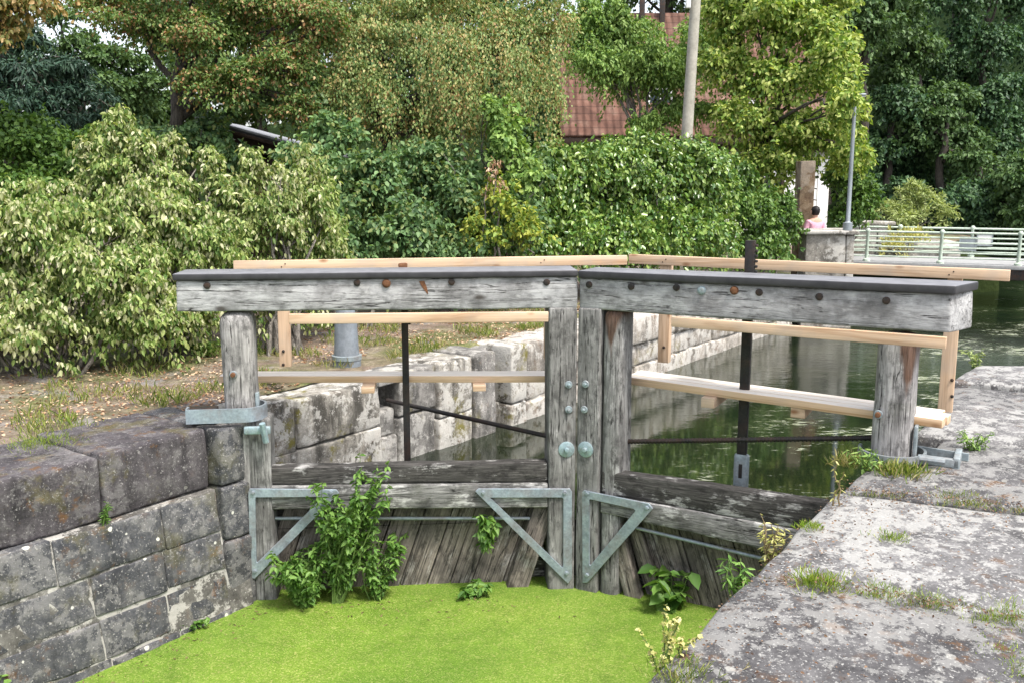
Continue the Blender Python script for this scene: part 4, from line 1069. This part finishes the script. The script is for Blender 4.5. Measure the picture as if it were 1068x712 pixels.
for px in (640, 740, 800):
    a = PY(px, 200, HY+.45); x = a.x-hx0
    mb = MB(); mb.ring([(x-.55, 1.0), (x+.55, 1.0), (x+.55, 2.4), (x-.55, 2.4)], [(x-.45, 1.1), (x+.45, 1.1), (x+.45, 2.3), (x-.45, 2.3)], .38, .452); wf = mb.build('window_frame', M['darkwood'], ho, 40)
    mb = MB(); mb.rbox(x-.47, x+.47, .425, .447, 1.08, 2.32, .002, 1); mb.build('window_pane', M['glass'], wf, 40)

s0 = PY(222, 128, 17.5); s1 = PY(318, 154, 17.5)
sh = thing('shed', 'dark garden shed with a bright ribbed metal roof behind the shrubs', 'shed', (s0.x, 17.5, 0))
SW = s1.x-s0.x; mb = MB(); sk = math.atan2(s1.z-s0.z, SW)
mb.rbox(.1, SW-.12, .15, 2.4, -.1, s1.z-.12, .01, .5); mb.prism([(.1, s1.z-.2), (SW-.12, s1.z-.2), (SW-.12, s1.z-.1), (.1, s0.z-.14)], .15, 2.4); mb.build('wall', M['darkwood'], sh, 40)
mb = MB(); n = 40; L = math.hypot(SW, s1.z-s0.z)+.35; vs = []; fs = []
for i in range(n*2+1):
    y = -.25+i*.9/(n*2)*3.3
    z = .03*math.cos(i*math.pi/2)
    vs += [(-.25, y, z), (L, y, z), (-.25, y, z-.03), (L, y, z-.03)]
    if i:
        k = (i-1)*4; fs += [(k, k+1, k+5, k+4), (k+3, k+2, k+6, k+7), (k+1, k+3, k+7, k+5), (k+2, k, k+4, k+6)]
mb.add(vs, fs+[(0, 2, 3, 1)]); mb.build('roof', M['zinc'], sh, 30, loc=(0, 0, s0.z), rot=(0, -sk, 0))
mb = MB(); mb.rbox(-.2, L, -.28, -.2, -.10, -.04, .005, .5); mb.build('fascia', M['darkwood'], sh, 40, loc=(0, 0, s0.z), rot=(0, -sk, 0))
mb = MB(); mb.rbox(.35, .95, .10, .147, 1.25, 1.95, .005, .5); mb.build('hatch', plain('reddish_boards', (.12, .06, .04), .8), sh, 40)

up0 = PY(716, 165, 21.5); up1 = PY(727.5, -30, 21.5)
ut = thing('utility_pole', 'leaning pale concrete utility pole rising behind the hedge', 'utility pole', (up0.x-.12, 21.5, -.1))
mb = MB(); k = (up1-up0)/(up1.z-up0.z); bz = -.1
mb.tube([(0, 0, 0), ((up1.x-up0.x)+.12, 0, up1.z+.1), ((up1.x-up0.x)*1.3+.12, 0, up1.z+2.1)], [.14, .11, .10], 12); mb.build('pole', M['concrete'], ut, 40)
w = MB(); px_ = PY(721, 2, 21.3); w.rbox(-.05, .05, -.05, .05, -.12, .12, .01, .1, M=Matrix.Translation((px_.x-.05-(up0.x-.12), -.12, px_.z+.1))); w.build('insulator_box', M['whitepaint'], ut, 40)

# ------------------------------------------------------------------ shrubs on the left bank
def gnd(px, py, z=0.02): p = PZ(px, py, z); return (p.x, p.y, z)
shrub('shrub', 'big pale green shrub with drooping leaves at the left edge beside the coping', 'shrub', gnd(60, 388),
      [B(-40, 300, 75, 90, 10.6), B(40, 250, 70, 70, 11.0), B(110, 300, 70, 85, 10.9), B(30, 345, 80, 52, 10.4), B(150, 235, 55, 60, 11.6), B(-60, 220, 60, 60, 11.4), B(150, 340, 55, 48, 10.9), B(-90, 340, 60, 60, 10.2)],
      58000, .068, 'l_dogwood', 1, 1.1, T_DG, stems=30, sub=40, subr=(.12, .28), fill=.14)
shrub('shrub', 'tallest pale green shrub with long upright shoots, left of the dark shed', 'shrub', gnd(170, 376),
      [B(130, 190, 34, 40, 12.2), B(122, 140, 16, 30, 12.2), B(95, 165, 16, 26, 12.4), B(150, 160, 14, 24, 12.1), B(172, 205, 34, 40, 12.2), B(180, 160, 14, 22, 12.4), B(215, 270, 50, 60, 11.8), B(80, 205, 34, 30, 12.3), B(200, 330, 45, 45, 11.4), B(235, 205, 26, 28, 12.5), B(262, 175, 12, 24, 12.8), B(220, 170, 12, 20, 12.6), B(150, 250, 40, 40, 12)],
      38000, .068, 'l_dogwood', 2, 1.1, T_DG, stems=24, sub=36, subr=(.12, .28), fill=.14)
shrub('shrub', 'pale green shrub behind the left end of the old beam', 'shrub', gnd(290, 368),
      [B(280, 240, 50, 55, 12.6), B(320, 230, 32, 60, 12.9), B(270, 310, 50, 50, 12.2), B(325, 300, 30, 50, 12.8), B(290, 195, 16, 26, 13), B(318, 180, 14, 30, 13.2), B(345, 255, 18, 40, 13), B(340, 205, 12, 26, 13.3)],
      24000, .066, 'l_dogwood', 3, 1.1, T_DG, stems=20, sub=34, subr=(.12, .28), fill=.14)
shrub('shrub', 'soft green feathery bush at the far left under the dark conifer', 'shrub', (PY(40, 200, 14).x, 14, 0),
      [B(20, 150, 50, 40, 14), B(75, 165, 40, 35, 14.2), B(40, 200, 70, 45, 14), B(-40, 170, 50, 60, 14)], 13000, .075, 'l_mid', 4, .4, sub=20)
shrub('shrub', 'deep green broad leaved shrub right of the dark shed', 'shrub', gnd(370, 345),
      [B(330, 190, 45, 50, 15), B(385, 210, 50, 60, 14.8), B(360, 265, 60, 40, 14.2), B(330, 245, 40, 40, 14.2), B(420, 250, 45, 55, 14.4), B(345, 150, 35, 30, 15.5), B(330, 170, 26, 24, 15.2)], 22000, .088, 'l_maple', 5, .6, sub=18)
shrub('shrub', 'dark green shrub under the weeping tree, left of the yellowing creeper', 'shrub', gnd(470, 325),
      [B(440, 190, 55, 50, 16), B(490, 215, 45, 50, 15.6), B(465, 265, 55, 40, 15), B(520, 240, 40, 55, 15.6), B(540, 190, 35, 45, 16.3)], 22000, .085, 'l_maple', 6, .55, sub=18)
shrub('creeper', 'yellowing creeper at the left end of the ivy hedge', 'creeper', gnd(520, 315),
      [B(525, 215, 26, 34, 15.0, .5), B(545, 240, 22, 28, 15.0, .5), B(500, 245, 22, 26, 14.8, .5)], 2300, .075, 'l_yellow', 7, .5, sub=12)
shrub('creeper', 'bright green climber rising above the left end of the ivy hedge', 'creeper', gnd(540, 318),
      [B(530, 150, 22, 45, 15.8, .6), B(545, 185, 25, 30, 15.8, .6), B(515, 120, 14, 22, 15.8, .5)], 4000, .085, 'l_cherry', 8, .6, sub=14)
shrub('hedge', 'tall ivy hedge with a level top in front of the tiled house', 'hedge', (PY(640, 260, 18).x, 18, 0),
      [B(560, 195, 34, 45, 17.0), B(600, 190, 36, 46, 17.4), B(645, 188, 38, 45, 17.9), B(690, 188, 36, 45, 18.4), B(728, 192, 34, 46, 18.8), B(752, 205, 20, 42, 19.2), B(580, 225, 40, 40, 17.6), B(625, 222, 40, 42, 18), B(675, 222, 40, 42, 18.5), B(720, 222, 36, 42, 19), B(622, 162, 26, 14, 17.7), B(690, 160, 26, 14, 18.4), B(745, 168, 18, 12, 19),
       B(555, 255, 34, 40, 16.6), B(600, 255, 38, 44, 17), B(650, 255, 40, 44, 17.4), B(700, 255, 40, 44, 17.9), B(740, 255, 32, 44, 18.4), B(575, 160, 22, 16, 17.2), B(665, 153, 30, 14, 18.2), B(715, 158, 28, 14, 18.8)],
      50000, .09, 'l_ivy', 9, .75, T_OV, stems=30, sub=36, subr=(.18, .36), fill=.35)
shrub('hedge', 'lower dark hedge between the ivy hedge and the brown pillar', 'hedge', (PY(795, 260, 20.5).x, 20.5, 0),
      [B(778, 232, 26, 40, 20), B(808, 235, 24, 42, 20.8), B(790, 262, 34, 26, 20), B(814, 250, 12, 36, 21.6), B(770, 195, 18, 30, 20.2)], 11000, .095, 'l_ivyd', 10, .6, sub=18)
rngl = np.random.default_rng(77)
shrub('shrub', 'ivy like dark green shrub climbing over the left end of the shed roof', 'shrub', (PY(205, 150, 16.6).x, 16.6, 0),
      [B(205, 150, 32, 26, 16.4, .6), B(175, 165, 34, 34, 16.4, .7), B(240, 168, 26, 22, 16.3, .5), B(150, 150, 30, 26, 16.8, .7), B(222, 128, 16, 10, 16.9, .4)], 9000, .09, 'l_maple', 41, .6, sub=18)
# dead reddish spray
shrub('dead_branch', 'dead reddish brown spray hanging in front of the dark shrub', 'dead branch', (PY(515, 190, 14.8).x, 14.8, .3),
      [B(514, 185, 7, 24, 14.7, .15)], 70, .075, 'l_litter', 11, .95, T_NA, stems=3, sub=5)

# ------------------------------------------------------------------ trees
def gz(px, Y, z=0.0): return (PY(px, 200, Y).x, Y, z)
tree('tree', 'leaning hawthorn with rusty berries above the dark shed', 'tree', gz(172, 16.5), tuple(PY(190, 60, 16.5)),
     [B(150, 30, 55, 35, 16.5), B(215, 45, 50, 40, 16), B(270, 20, 55, 40, 16.5), B(200, -10, 70, 35, 16.5), B(300, 75, 45, 40, 16), B(245, 95, 35, 30, 15.8), B(330, 30, 40, 45, 16.2), B(205, 95, 18, 24, 15.6), B(115, 5, 35, 30, 16.8), B(310, 120, 28, 25, 16)],
     52000, .056, 'l_haw', 21, .14, droop=.6, sub=18, fill=.15)
wt = tree('tree', 'weeping tree with tan tipped hanging sprays behind the shrubs', 'tree', gz(405, 17.5), tuple(PY(400, 110, 17.5)),
     [B(400, 55, 60, 50, 17), B(460, 80, 55, 60, 17), B(520, 60, 50, 60, 17.5), B(570, 40, 40, 50, 17.8), B(370, 100, 40, 45, 16.6), B(450, 15, 80, 35, 17.5), B(550, 100, 30, 45, 17.6), B(480, 140, 40, 30, 17), B(410, 135, 45, 30, 17.2), B(360, 20, 50, 40, 17.4)],
     50000, .052, 'l_weep', 22, .15, droop=.9, sub=18, fill=.15)
# hanging sprays of the weeping tree
P = []; A = []
rw = random.Random(4)
for k in range(150):
    px = rw.choice([rw.uniform(340, 480), rw.uniform(440, 590)]); py = rw.uniform(15, 110); Y = rw.uniform(15.9, 16.6)
    p = PY(px, py, Y)-wt.location; L = rw.uniform(.4, 1.15); sx = rw.uniform(-.1, .16)
    for j in range(int(L*85)):
        t = j/(L*85); r_ = .09*(1-t*.6)
        P.append((p.x+sx*t+rw.gauss(0, r_), p.y+rw.gauss(0, r_), p.z-t*L+rw.gauss(0, .03))); A.append((rw.gauss(0, .4), rw.gauss(0, .4)-.2, -1))
P = np.array(P); A = np.array(A); kind(leaf_obj('hanging_sprays', P, np.array([0, -.8, .6])+rngl.normal(size=P.shape)*.5, A, .050*rngl.uniform(.7, 1.3, len(P)), M['l_weep'], wt, T_OV), 'stuff')
tree('tree', 'orange tinged tree at the top left corner', 'tree', gz(-60, 13.2), tuple(PY(-40, 60, 13.2)),
     [B(20, 8, 38, 28, 13), B(-20, 0, 50, 50, 13.2), B(45, -10, 25, 30, 13.4), B(5, 38, 22, 14, 13), B(-70, 30, 50, 50, 13.2)], 8000, .07, 'l_orange', 23, .11, droop=.8, sub=16)
tree('conifer', 'dark blue green conifer at the left edge', 'tree', gz(10, 18.5), tuple(PY(10, 40, 18.5)),
     [B(20, 110, 60, 24, 18), B(75, 100, 42, 20, 18.2), B(40, 75, 55, 22, 18.2), B(-40, 90, 60, 50, 18.5), B(105, 125, 30, 14, 18), B(10, 45, 40, 22, 18.6), B(30, 135, 60, 20, 17.8)], 16000, .13, 'l_conifer', 24, .16, droop=.6, tpl=T_NA, sub=16)
tree('tree', 'light green tree far behind the hawthorn, sky showing through', 'tree', gz(70, 27), tuple(PY(75, 90, 27)),
     [B(72, 55, 34, 22, 27), B(100, 88, 40, 22, 27), B(45, 80, 40, 24, 27), B(135, 100, 30, 20, 27.5), B(62, 20, 22, 14, 27), B(140, 70, 24, 18, 27.5), B(112, 60, 20, 12, 27), B(155, 88, 22, 16, 27.5), B(120, 62, 26, 16, 27), B(90, 40, 14, 8, 27.2)], 13000, .11, 'l_forestm', 25, .16, sub=14)
tree('tree', 'small fresh green tree in front of the red roof', 'tree', gz(668, 25.5), tuple(PY(664, 125, 25.5)),
     [B(625, 70, 36, 30, 25), B(665, 65, 34, 28, 25.2), B(700, 85, 22, 26, 25.4), B(610, 30, 26, 36, 25.4), B(640, 15, 14, 28, 25.5), B(675, 128, 20, 14, 25.2), B(655, 85, 50, 30, 25.8), B(690, 72, 28, 30, 25.6), B(652, 38, 40, 24, 25.8), B(735, 118, 20, 16, 25.8), B(725, 60, 26, 40, 26.4), B(625, 50, 40, 36, 25.8), B(700, 120, 20, 20, 25.6)],
     36000, .10, 'l_cherry', 26, .1, bark='barkl', droop=.8, tpl=T_DG, sub=24, subr=(.16, .36), fill=.3)
tree('tree', 'tall lime green tree standing before the white house corner', 'tree', gz(797, 24), tuple(PY(795, 120, 24)),
     [B(790, 20, 55, 36, 24), B(850, 40, 46, 36, 23.8), B(755, 70, 32, 40, 24.2), B(820, 90, 60, 34, 23.6), B(875, 85, 30, 30, 24), B(780, 130, 44, 30, 23.6), B(845, 140, 50, 30, 23.4), B(810, 175, 50, 28, 23.4), B(880, 150, 24, 20, 23.6), B(770, 175, 30, 22, 23.6), B(860, 0, 36, 36, 24.4), B(885, 172, 22, 12, 23.6), B(760, 10, 32, 40, 24.6), B(820, -50, 70, 40, 24), B(800, 215, 34, 18, 23), B(882, 122, 20, 24, 22.0), B(884, 105, 15, 17, 20.25), B(890, 160, 20, 10, 22.6), B(868, 60, 24, 22, 22.4)],
     46000, .11, 'l_lime', 27, .13, droop=.55, sub=24, subr=(.16, .36), fill=.3)
shrub('shrub', 'rounded green shrub under the street lamp', 'shrub', (PY(880, 230, 26).x, 26, -.1),
      [B(888, 190, 22, 36, 26), B(900, 215, 18, 24, 26), B(882, 228, 16, 18, 26)], 5500, .11, 'l_mid', 28, .4)
shrub('bush', 'light green bush with open branches behind the bridge railing', 'bush', (PY(950, 262, 28.5).x, 28.5, -.1),
      [B(950, 228, 30, 18, 28.5), B(925, 222, 16, 14, 28.4), B(968, 212, 22, 14, 28.6), B(950, 205, 20, 10, 28.5), B(985, 225, 12, 10, 28.5), B(955, 195, 10, 6, 28.5)], 4000, .12, 'l_bush', 29, .1, T_NA, sub=10)
shrub('bush', 'pale straw coloured weeds between the bridge railings', 'weeds', (PY(945, 270, 26.3).x, 26.4, -.1),
      [B(945, 250, 20, 14, 26.4, .5), B(930, 258, 12, 10, 26.4, .5)], 700, .12, 'l_seed', 30, -.4, T_NA, sub=8)
# forest on the slope at the right
rf_ = random.Random(12)
spots = [(905, 20, 60, 60, 42, 'l_forestm', 'mid green forest tree just right of the lime green tree'),
         (960, 60, 50, 55, 46, 'l_forestm', 'pale forest tree with an open crown over the river'),
         (1030, 20, 60, 60, 48, 'l_forest', 'very dark forest tree at the top right corner'),
         (930, 130, 50, 50, 44, 'l_forest', 'dark forest tree behind the street lamp'),
         (985, 140, 55, 55, 43, 'l_forestm', 'feathery forest tree above the light green bush'),
         (1045, 120, 50, 55, 45, 'l_forest', 'dark forest tree above the white sign'),
         (1015, 210, 55, 45, 40, 'l_forest', 'low dark tree at the water behind the signs'),
         (1085, 200, 50, 50, 39, 'l_forestm', 'tree at the right edge overhanging the river'),
         (925, 215, 45, 40, 42, 'l_forest', 'low dark tree behind the squat stone pier'),
         (940, 70, 40, 60, 52, 'l_forest', 'dark forest tree filling the gap behind the pale open crown'),
         (985, 90, 50, 60, 54, 'l_forest', 'dark forest tree high behind the feathery forest tree'),
         (900, 170, 36, 60, 46, 'l_forest', 'dark forest tree right of the lime green tree at the water'),
         (965, 190, 50, 40, 47, 'l_forest', 'low dark forest tree behind the light green bush'),
         (895, 80, 40, 60, 50, 'l_forestm', 'tall mid green forest tree behind the top of the street lamp'),
         (1100, 60, 70, 80, 50, 'l_forest', 'dark tree high on the slope past the right edge'),
         (1000, -60, 80, 60, 55, 'l_forest', 'tall dark tree high on the slope behind the open crown')]
for k, (px, py, rx, ry, Y, m, lab) in enumerate(spots):
    bs = []
    for j in range(7):
        bs.append(B(px+rf_.uniform(-.62, .62)*rx, py+rf_.uniform(-.6, .6)*ry, rx*rf_.uniform(.4, .62), ry*rf_.uniform(.33, .5), Y+rf_.uniform(-1.5, 1.5)))
    base = (PY(px, py, Y).x, Y, -.9+max(0, Y-44)*.35)
    tree('forest_tree', lab, 'tree', base, tuple(PY(px, py, Y)), bs, 14000, .18, m, 60+k, .22, droop=.6, sub=14, group='trees of the forest slope')
# the open dark branch at the top right
# trees that close the view behind the house and the left bank
back = [(-60, 60, 90, 110, 30), (60, 130, 70, 50, 31), (180, 100, 80, 60, 33), (250, 0, 80, 50, 35), (330, 110, 80, 70, 32), (430, 60, 80, 110, 34), (530, 90, 60, 100, 36), (700, -20, 60, 60, 44), (790, 10, 80, 80, 46), (870, 80, 60, 110, 44), (620, -30, 30, 20, 45), (560, 170, 30, 60, 29), (20, -40, 70, 50, 36), (190, 40, 60, 60, 38), (330, 20, 70, 60, 39), (140, 150, 60, 40, 28), (270, 90, 60, 50, 30), (480, -10, 60, 60, 41), (-20, 170, 60, 60, 27), (655, -40, 60, 40, 48)]
labs = ['backdrop tree past the left edge behind the conifer', 'backdrop tree low behind the feathery bush', 'backdrop tree behind the leaning hawthorn trunk', 'backdrop tree behind the top of the hawthorn',
        'backdrop tree behind the shed roof', 'backdrop tree behind the weeping tree', 'backdrop tree beside the dark gable of the house', 'dark tree behind the top of the utility pole', 'backdrop tree behind the top of the lime green tree', 'backdrop tree behind the white house corner', 'backdrop tree above the roof ridge left of the pole', 'dark tree pressed against the gable, left of the red roof', 'tall backdrop tree behind the top left corner', 'backdrop tree closing the gap left of the hawthorn crown', 'backdrop tree seen between the hawthorn and the weeping tree', 'low backdrop tree behind the tallest pale shrub', 'backdrop tree standing just behind the shed', 'tall backdrop tree behind the top of the weeping tree', 'low backdrop tree past the left edge behind the feathery bush', 'far backdrop tree above the chimneys']
for k, (px, py, rx, ry, Y) in enumerate(back):
    bs = []
    for j in range(7):
        bs.append(B(px+rf_.uniform(-.6, .6)*rx, py+rf_.uniform(-.6, .6)*ry, rx*rf_.uniform(.45, .65), ry*rf_.uniform(.35, .55), Y+rf_.uniform(-1.2, 1.2)))
    tree('backdrop_tree', labs[k], 'tree', (PY(px, py, Y).x, Y, 0), tuple(PY(px, py, Y)), bs, 12000, .16, 'l_back', 90+k, .2, droop=.55, sub=14, group='backdrop trees')

# ------------------------------------------------------------------ weeds and grass
def on_gate(g, px, py, dy): x, z = g.at(px, py, dy); return MI+g.ux*x+g.uy*dy+Vector((0, 0, z))
b = on_gate(GL, 352, 600, -.10)
weed('tall nettle growing up the left gate leaf from the duckweed', (b.x, b.y, LOWER), 1.34, 36, .066, 'l_nettle', 1, .46, 'nettle', 'nettle', 62, tpl=T_DG, lean=(.12, -.02, 0))
b = on_gate(GL, 318, 606, -.16)
weed('bushy low nettle at the waterline by the left heel', (b.x, b.y, LOWER), .55, 36, .065, 'l_nettle', 2, .38, 'nettle', 'nettle', 40, tpl=T_DG)
b = on_gate(GL, 392, 602, -.06)
weed('nettle shoots at the waterline right of the tall nettle', (b.x, b.y, LOWER), .62, 16, .06, 'l_nettle', 24, .26, 'nettle', 'nettle', 36, tpl=T_DG, lean=(.05, 0, 0))
b = on_gate(GL, 508, 560, -.03)
weed('small nettle hanging beside the steel bracket of the left leaf', (b.x, b.y-.02, b.z-.1), .36, 7, .085, 'l_nettle', 3, .14, 'nettle', 'nettle', 22, tpl=T_DG)
b = on_gate(GL, 492, 615, -.1)
weed('small nettle at the waterline below the slanting brace', (b.x, b.y, LOWER), .17, 6, .085, 'l_nettle', 4, .16, 'nettle', 'nettle', 16, tpl=T_DG)
b = on_gate(GL, 412, 570, .1)
weed('thin nettle sprig on the boards of the left leaf', (b.x, b.y, b.z-.05), .2, 5, .085, 'l_nettle', 14, .22, 'nettle', 'nettle', 9)
b = PZ(700, 632, LOWER)
weed('broad leaved weed at the waterline by the right leaf', (b.x, b.y, LOWER), .36, 9, .15, 'l_nettle', 5, .26, 'weed', 'weed', 9)
b = rb(.32, .0, -.2)
weed('yellow seeding weed growing from the quay edge above the duckweed', (b.x, b.y, b.z), .46, 9, .022, 'l_seed', 6, .17, 'weed', 'weed', 52, stemm='stem', tpl=T_RD)
b = PZ(203, 655, LOWER); weed('low green weed at the foot of the lock wall', (b.x-.02, b.y+.02, LOWER), .10, 16, .05, 'l_nettle', 7, .18, 'weed', 'weed', 12)
b = PZ(30, 706, LOWER); b = wl(-1.0, -.28, LOWER); weed('green weed at the lower left corner of the lock wall', (b.x, b.y, LOWER+.05), .25, 6, .06, 'l_nettle', 8, .12, 'weed', 'weed', 10)
b = wl(.06, -.05, -.50); weed('small fern in the wall joint under the coping', (b.x, b.y, b.z), .20, 6, .045, 'l_nettle', 9, .06, 'fern', 'fern', 12, tpl=T_NA, lean=(.05, -.06, 0))
b = PZ(817, 571, -.02); weed('dry brown weed on the quay edge beside the lower rail', (b.x-.05, b.y+.05, -.25), .42, 12, .05, 'l_seed', 10, .16, 'weed', 'weed', 10, stemm='drystem', tpl=T_NA)
b = PZ(848, 500, .0); weed('tall thin dry stalk on the quay edge before the upper water', (b.x+.02, b.y-.55, 0), .40, 2, .04, 'l_seed', 11, .06, 'weed', 'weed', 14, stemm='drystem', tpl=T_NA)
b = PZ(772, 605, -.05); weed('bright green weed in the quay joint above the right boards', (b.x, b.y, -.12), .22, 9, .06, 'l_nettle', 12, .14, 'weed', 'weed', 10, tpl=T_NA)
b = PZ(905, 490, 0); weed('leafy weed at the foot of the right heel post', (b.x, b.y, 0), .17, 12, .055, 'l_cherry', 13, .2, 'weed', 'weed', 10, tpl=T_NA)
b = PZ(1014, 470, 0); weed('green weed on the quay right of the anchor plates', (b.x, b.y, 0), .18, 14, .05, 'l_cherry', 15, .16, 'weed', 'weed', 10, tpl=T_NA)
b = PZ(1018, 382, 0); weed('pale weed at the far end of the quay by the river', (b.x, b.y, 0), .25, 10, .06, 'l_bush', 16, .2, 'weed', 'weed', 10, tpl=T_NA)
b = PZ(212, 374, 0); weed('low leafy weed beside the left heel post under the shrubs', (b.x, b.y, 0), .3, 16, .09, 'l_cherry', 17, .3, 'weed', 'weed', 10)
tf = [(855, 609, .10, .09, 150, 'grassg', 'bright grass tuft in the slab joint nearest the quay edge'), (918, 618, .09, .06, 90, 'grassg', 'short grass tuft in the middle of the front slab joint'), (968, 627, .09, .05, 80, 'grassg', 'sparse grass in the front slab joint'),
      (1050, 641, .12, .06, 100, 'grassg', 'grass tuft at the right end of the front slab joint'), (845, 551, .05, .08, 60, 'grassg', 'tiny grass tuft on the quay edge'), (928, 561, .07, .07, 70, 'grassg', 'lone grass tuft in the middle of the pale slab'),
      (938, 494, .12, .16, 160, 'grass', 'dry grass in front of the right heel post'), (885, 484, .10, .14, 110, 'grass', 'grass on the quay corner left of the right heel post'), (1000, 520, .14, .06, 110, 'grass', 'dry grass in the rear slab crack'), (712, 708, .12, .08, 120, 'grass', 'grass at the bottom edge of the picture on the front slab'), (45, 468, .18, .08, 160, 'grassg', 'green grass patch on the left coping')]
for k, (px, py, r, h, n, m, lab) in enumerate(tf):
    b = PZ(px, py, .0); tuft(lab, (b.x, b.y, .0 if px > 500 else .045), r*1.25, h*.72, n, 200+k, m)
b = PZ(1064, 690, 0); tuft('moss and grass in the joint at the lower right corner', (b.x, b.y, -.03), .12, .05, 260, 230, 'grassg', ry=.3)
for k, u in enumerate((.12, .3, .42, .58, .7, .86)):
    p = rb(j1a[0]+(j1b[0]-j1a[0])*u, 2.15*u+.02); tuft('thin line of grass in the front slab joint, stretch between larger tufts', (p.x, p.y, -.02), .2, .045, 60, 300+k, 'grassg' if k % 2 else 'grass', 'grass along the front slab joint', ry=.05)
for k, u in enumerate((.1, .35, .5, .8)):
    p = rb(j2a[0]+(j2b[0]-j2a[0])*u, 2.3*u+.05); tuft('dry thin grass standing in the rear slab crack, with brown litter', (p.x, p.y, -.02), .22, .05, 60, 320+k, 'grass', 'grass along the rear slab crack', ry=.05)
# stuff: grass and fallen leaves on the left bank, crumbs on the quay
rng = np.random.default_rng(9)
def bank_pts(n, s0, s1, d0, d1, thr=None, k=1.3):
    out = []
    while len(out) < n:
        s, d = rng.uniform(s0, s1), d0+(d1-d0)*rng.random()**1.3; p = wl(s, d)
        if thr is not None and mnoise.noise(Vector((p.x*k, p.y*k, 3))) < thr: continue
        out.append((p.x, p.y, lb_z(p.x, p.y)))
    return np.array(out)
kind(blades('grass', bank_pts(6500, -3, 10, .86, 3.4, .10), .11, M['grass'], 5, w=.05), 'stuff')
P = bank_pts(9000, -4, 10, .74, 3.6, -.15, .9)
kind(leaf_obj('fallen_leaves', P+np.array([0, 0, .012]), np.array([0, 0, 1.0])+rng.normal(size=P.shape)*.35, rng.normal(size=P.shape)*np.array([1, 1, .15]), .036*rng.uniform(.5, 1.3, len(P)), M['l_litter']), 'stuff')
Q = []
for k in range(2600):
    if k > 1800:
        j = k % 2; u = rng.random(); a_, b_ = ((j1a, j1b), (j2a, j2b))[j]; s = a_[0]+(b_[0]-a_[0])*u+rng.normal()*.03; r = a_[1]+(2.15-a_[1])*u
    elif k < 650: s, r = 3.3+rng.normal()*.25, rng.uniform(.25, 2.2)
    elif k < 850: s, r = j1a[0]+rng.normal()*.08-.02, rng.uniform(.05, 2.2)
    else: s, r = rng.uniform(.3, 3.5), abs(rng.normal())*.5+.02
    p = rb(s, r); Q.append((p.x, p.y, .018+.01*rng.random()))
Q = np.array(Q)
kind(leaf_obj('leaf_crumbs', Q, np.array([0, 0, 1.0])+rng.normal(size=Q.shape)*.4, rng.normal(size=Q.shape)*np.array([1, 1, .2]), .017*rng.uniform(.4, 1.3, len(Q)), M['l_crumb']), 'stuff')
Q = []
for k in range(420):        # litter caught on the duckweed, most of it along the walls
    if k < 190: p = wl(rng.uniform(-2.5, 1.3), -.28-abs(rng.normal())*.16)
    elif k < 300: p = rb(rng.uniform(-.5, 3.6), -abs(rng.normal())*.2-.02)
    else:
        x, z = 0, 0; u = rng.random(); p = HL.lerp(MI, u*1.0)+Vector((0, -.15-abs(rng.normal())*.25, 0))
    Q.append((p.x, p.y, LOWER+.006))
Q = np.array(Q)
kind(leaf_obj('floating_litter', Q, np.array([0, 0, 1.0])+rng.normal(size=Q.shape)*.12, rng.normal(size=Q.shape)*np.array([1, 1, .05]), .03*rng.uniform(.3, 1.5, len(Q)), M['l_crumb'], None, T_NA), 'stuff')

# ------------------------------------------------------------------ light, sky, camera
sc = bpy.context.scene
SUN_DIR = Vector((.38, -.42, 1.0)).normalized(); el = math.asin(SUN_DIR.z)
w = bpy.data.worlds.new('World'); sc.world = w; w.use_nodes = True
bg = w.node_tree.nodes['Background']; sky = w.node_tree.nodes.new('ShaderNodeTexSky'); sky.sky_type = 'NISHITA'; sky.sun_disc = False
sky.sun_elevation = el; sky.sun_rotation = math.atan2(SUN_DIR.x, SUN_DIR.y); sky.dust_density = 3.0; sky.ozone_density = .6
hz = w.node_tree.nodes.new('ShaderNodeHueSaturation'); hz.inputs['Saturation'].default_value = .42; w.node_tree.links.new(sky.outputs[0], hz.inputs['Color']); w.node_tree.links.new(hz.outputs[0], bg.inputs[0]); bg.inputs[1].default_value = .15
L = bpy.data.lights.new('sun', 'SUN'); L.energy = 2.0; L.angle = R(11); L.color = (1, .95, .87)
so = bpy.data.objects.new('sun', L); C.objects.link(so); so.rotation_euler = SUN_DIR.to_track_quat('Z', 'Y').to_euler(); so.location = (-10, -10, 30)
cam = bpy.data.cameras.new('camera'); co = bpy.data.objects.new('camera', cam); C.objects.link(co)
co.location = (0, 0, EYE); co.rotation_euler = (R(90)-PITCH, 0, 0); cam.sensor_width = 36; cam.lens = 36*1000/1068; cam.clip_end = 1500; cam.clip_start = .05
sc.camera = co
sc.view_settings.view_transform = 'Standard'; sc.view_settings.look = 'None'; sc.view_settings.gamma = 1; sc.view_settings.exposure = 1.3; sc.view_settings.use_curve_mapping = False
sc.render.filter_size = 1.1; sc.cycles.max_bounces = 7; sc.cycles.transparent_max_bounces = 6
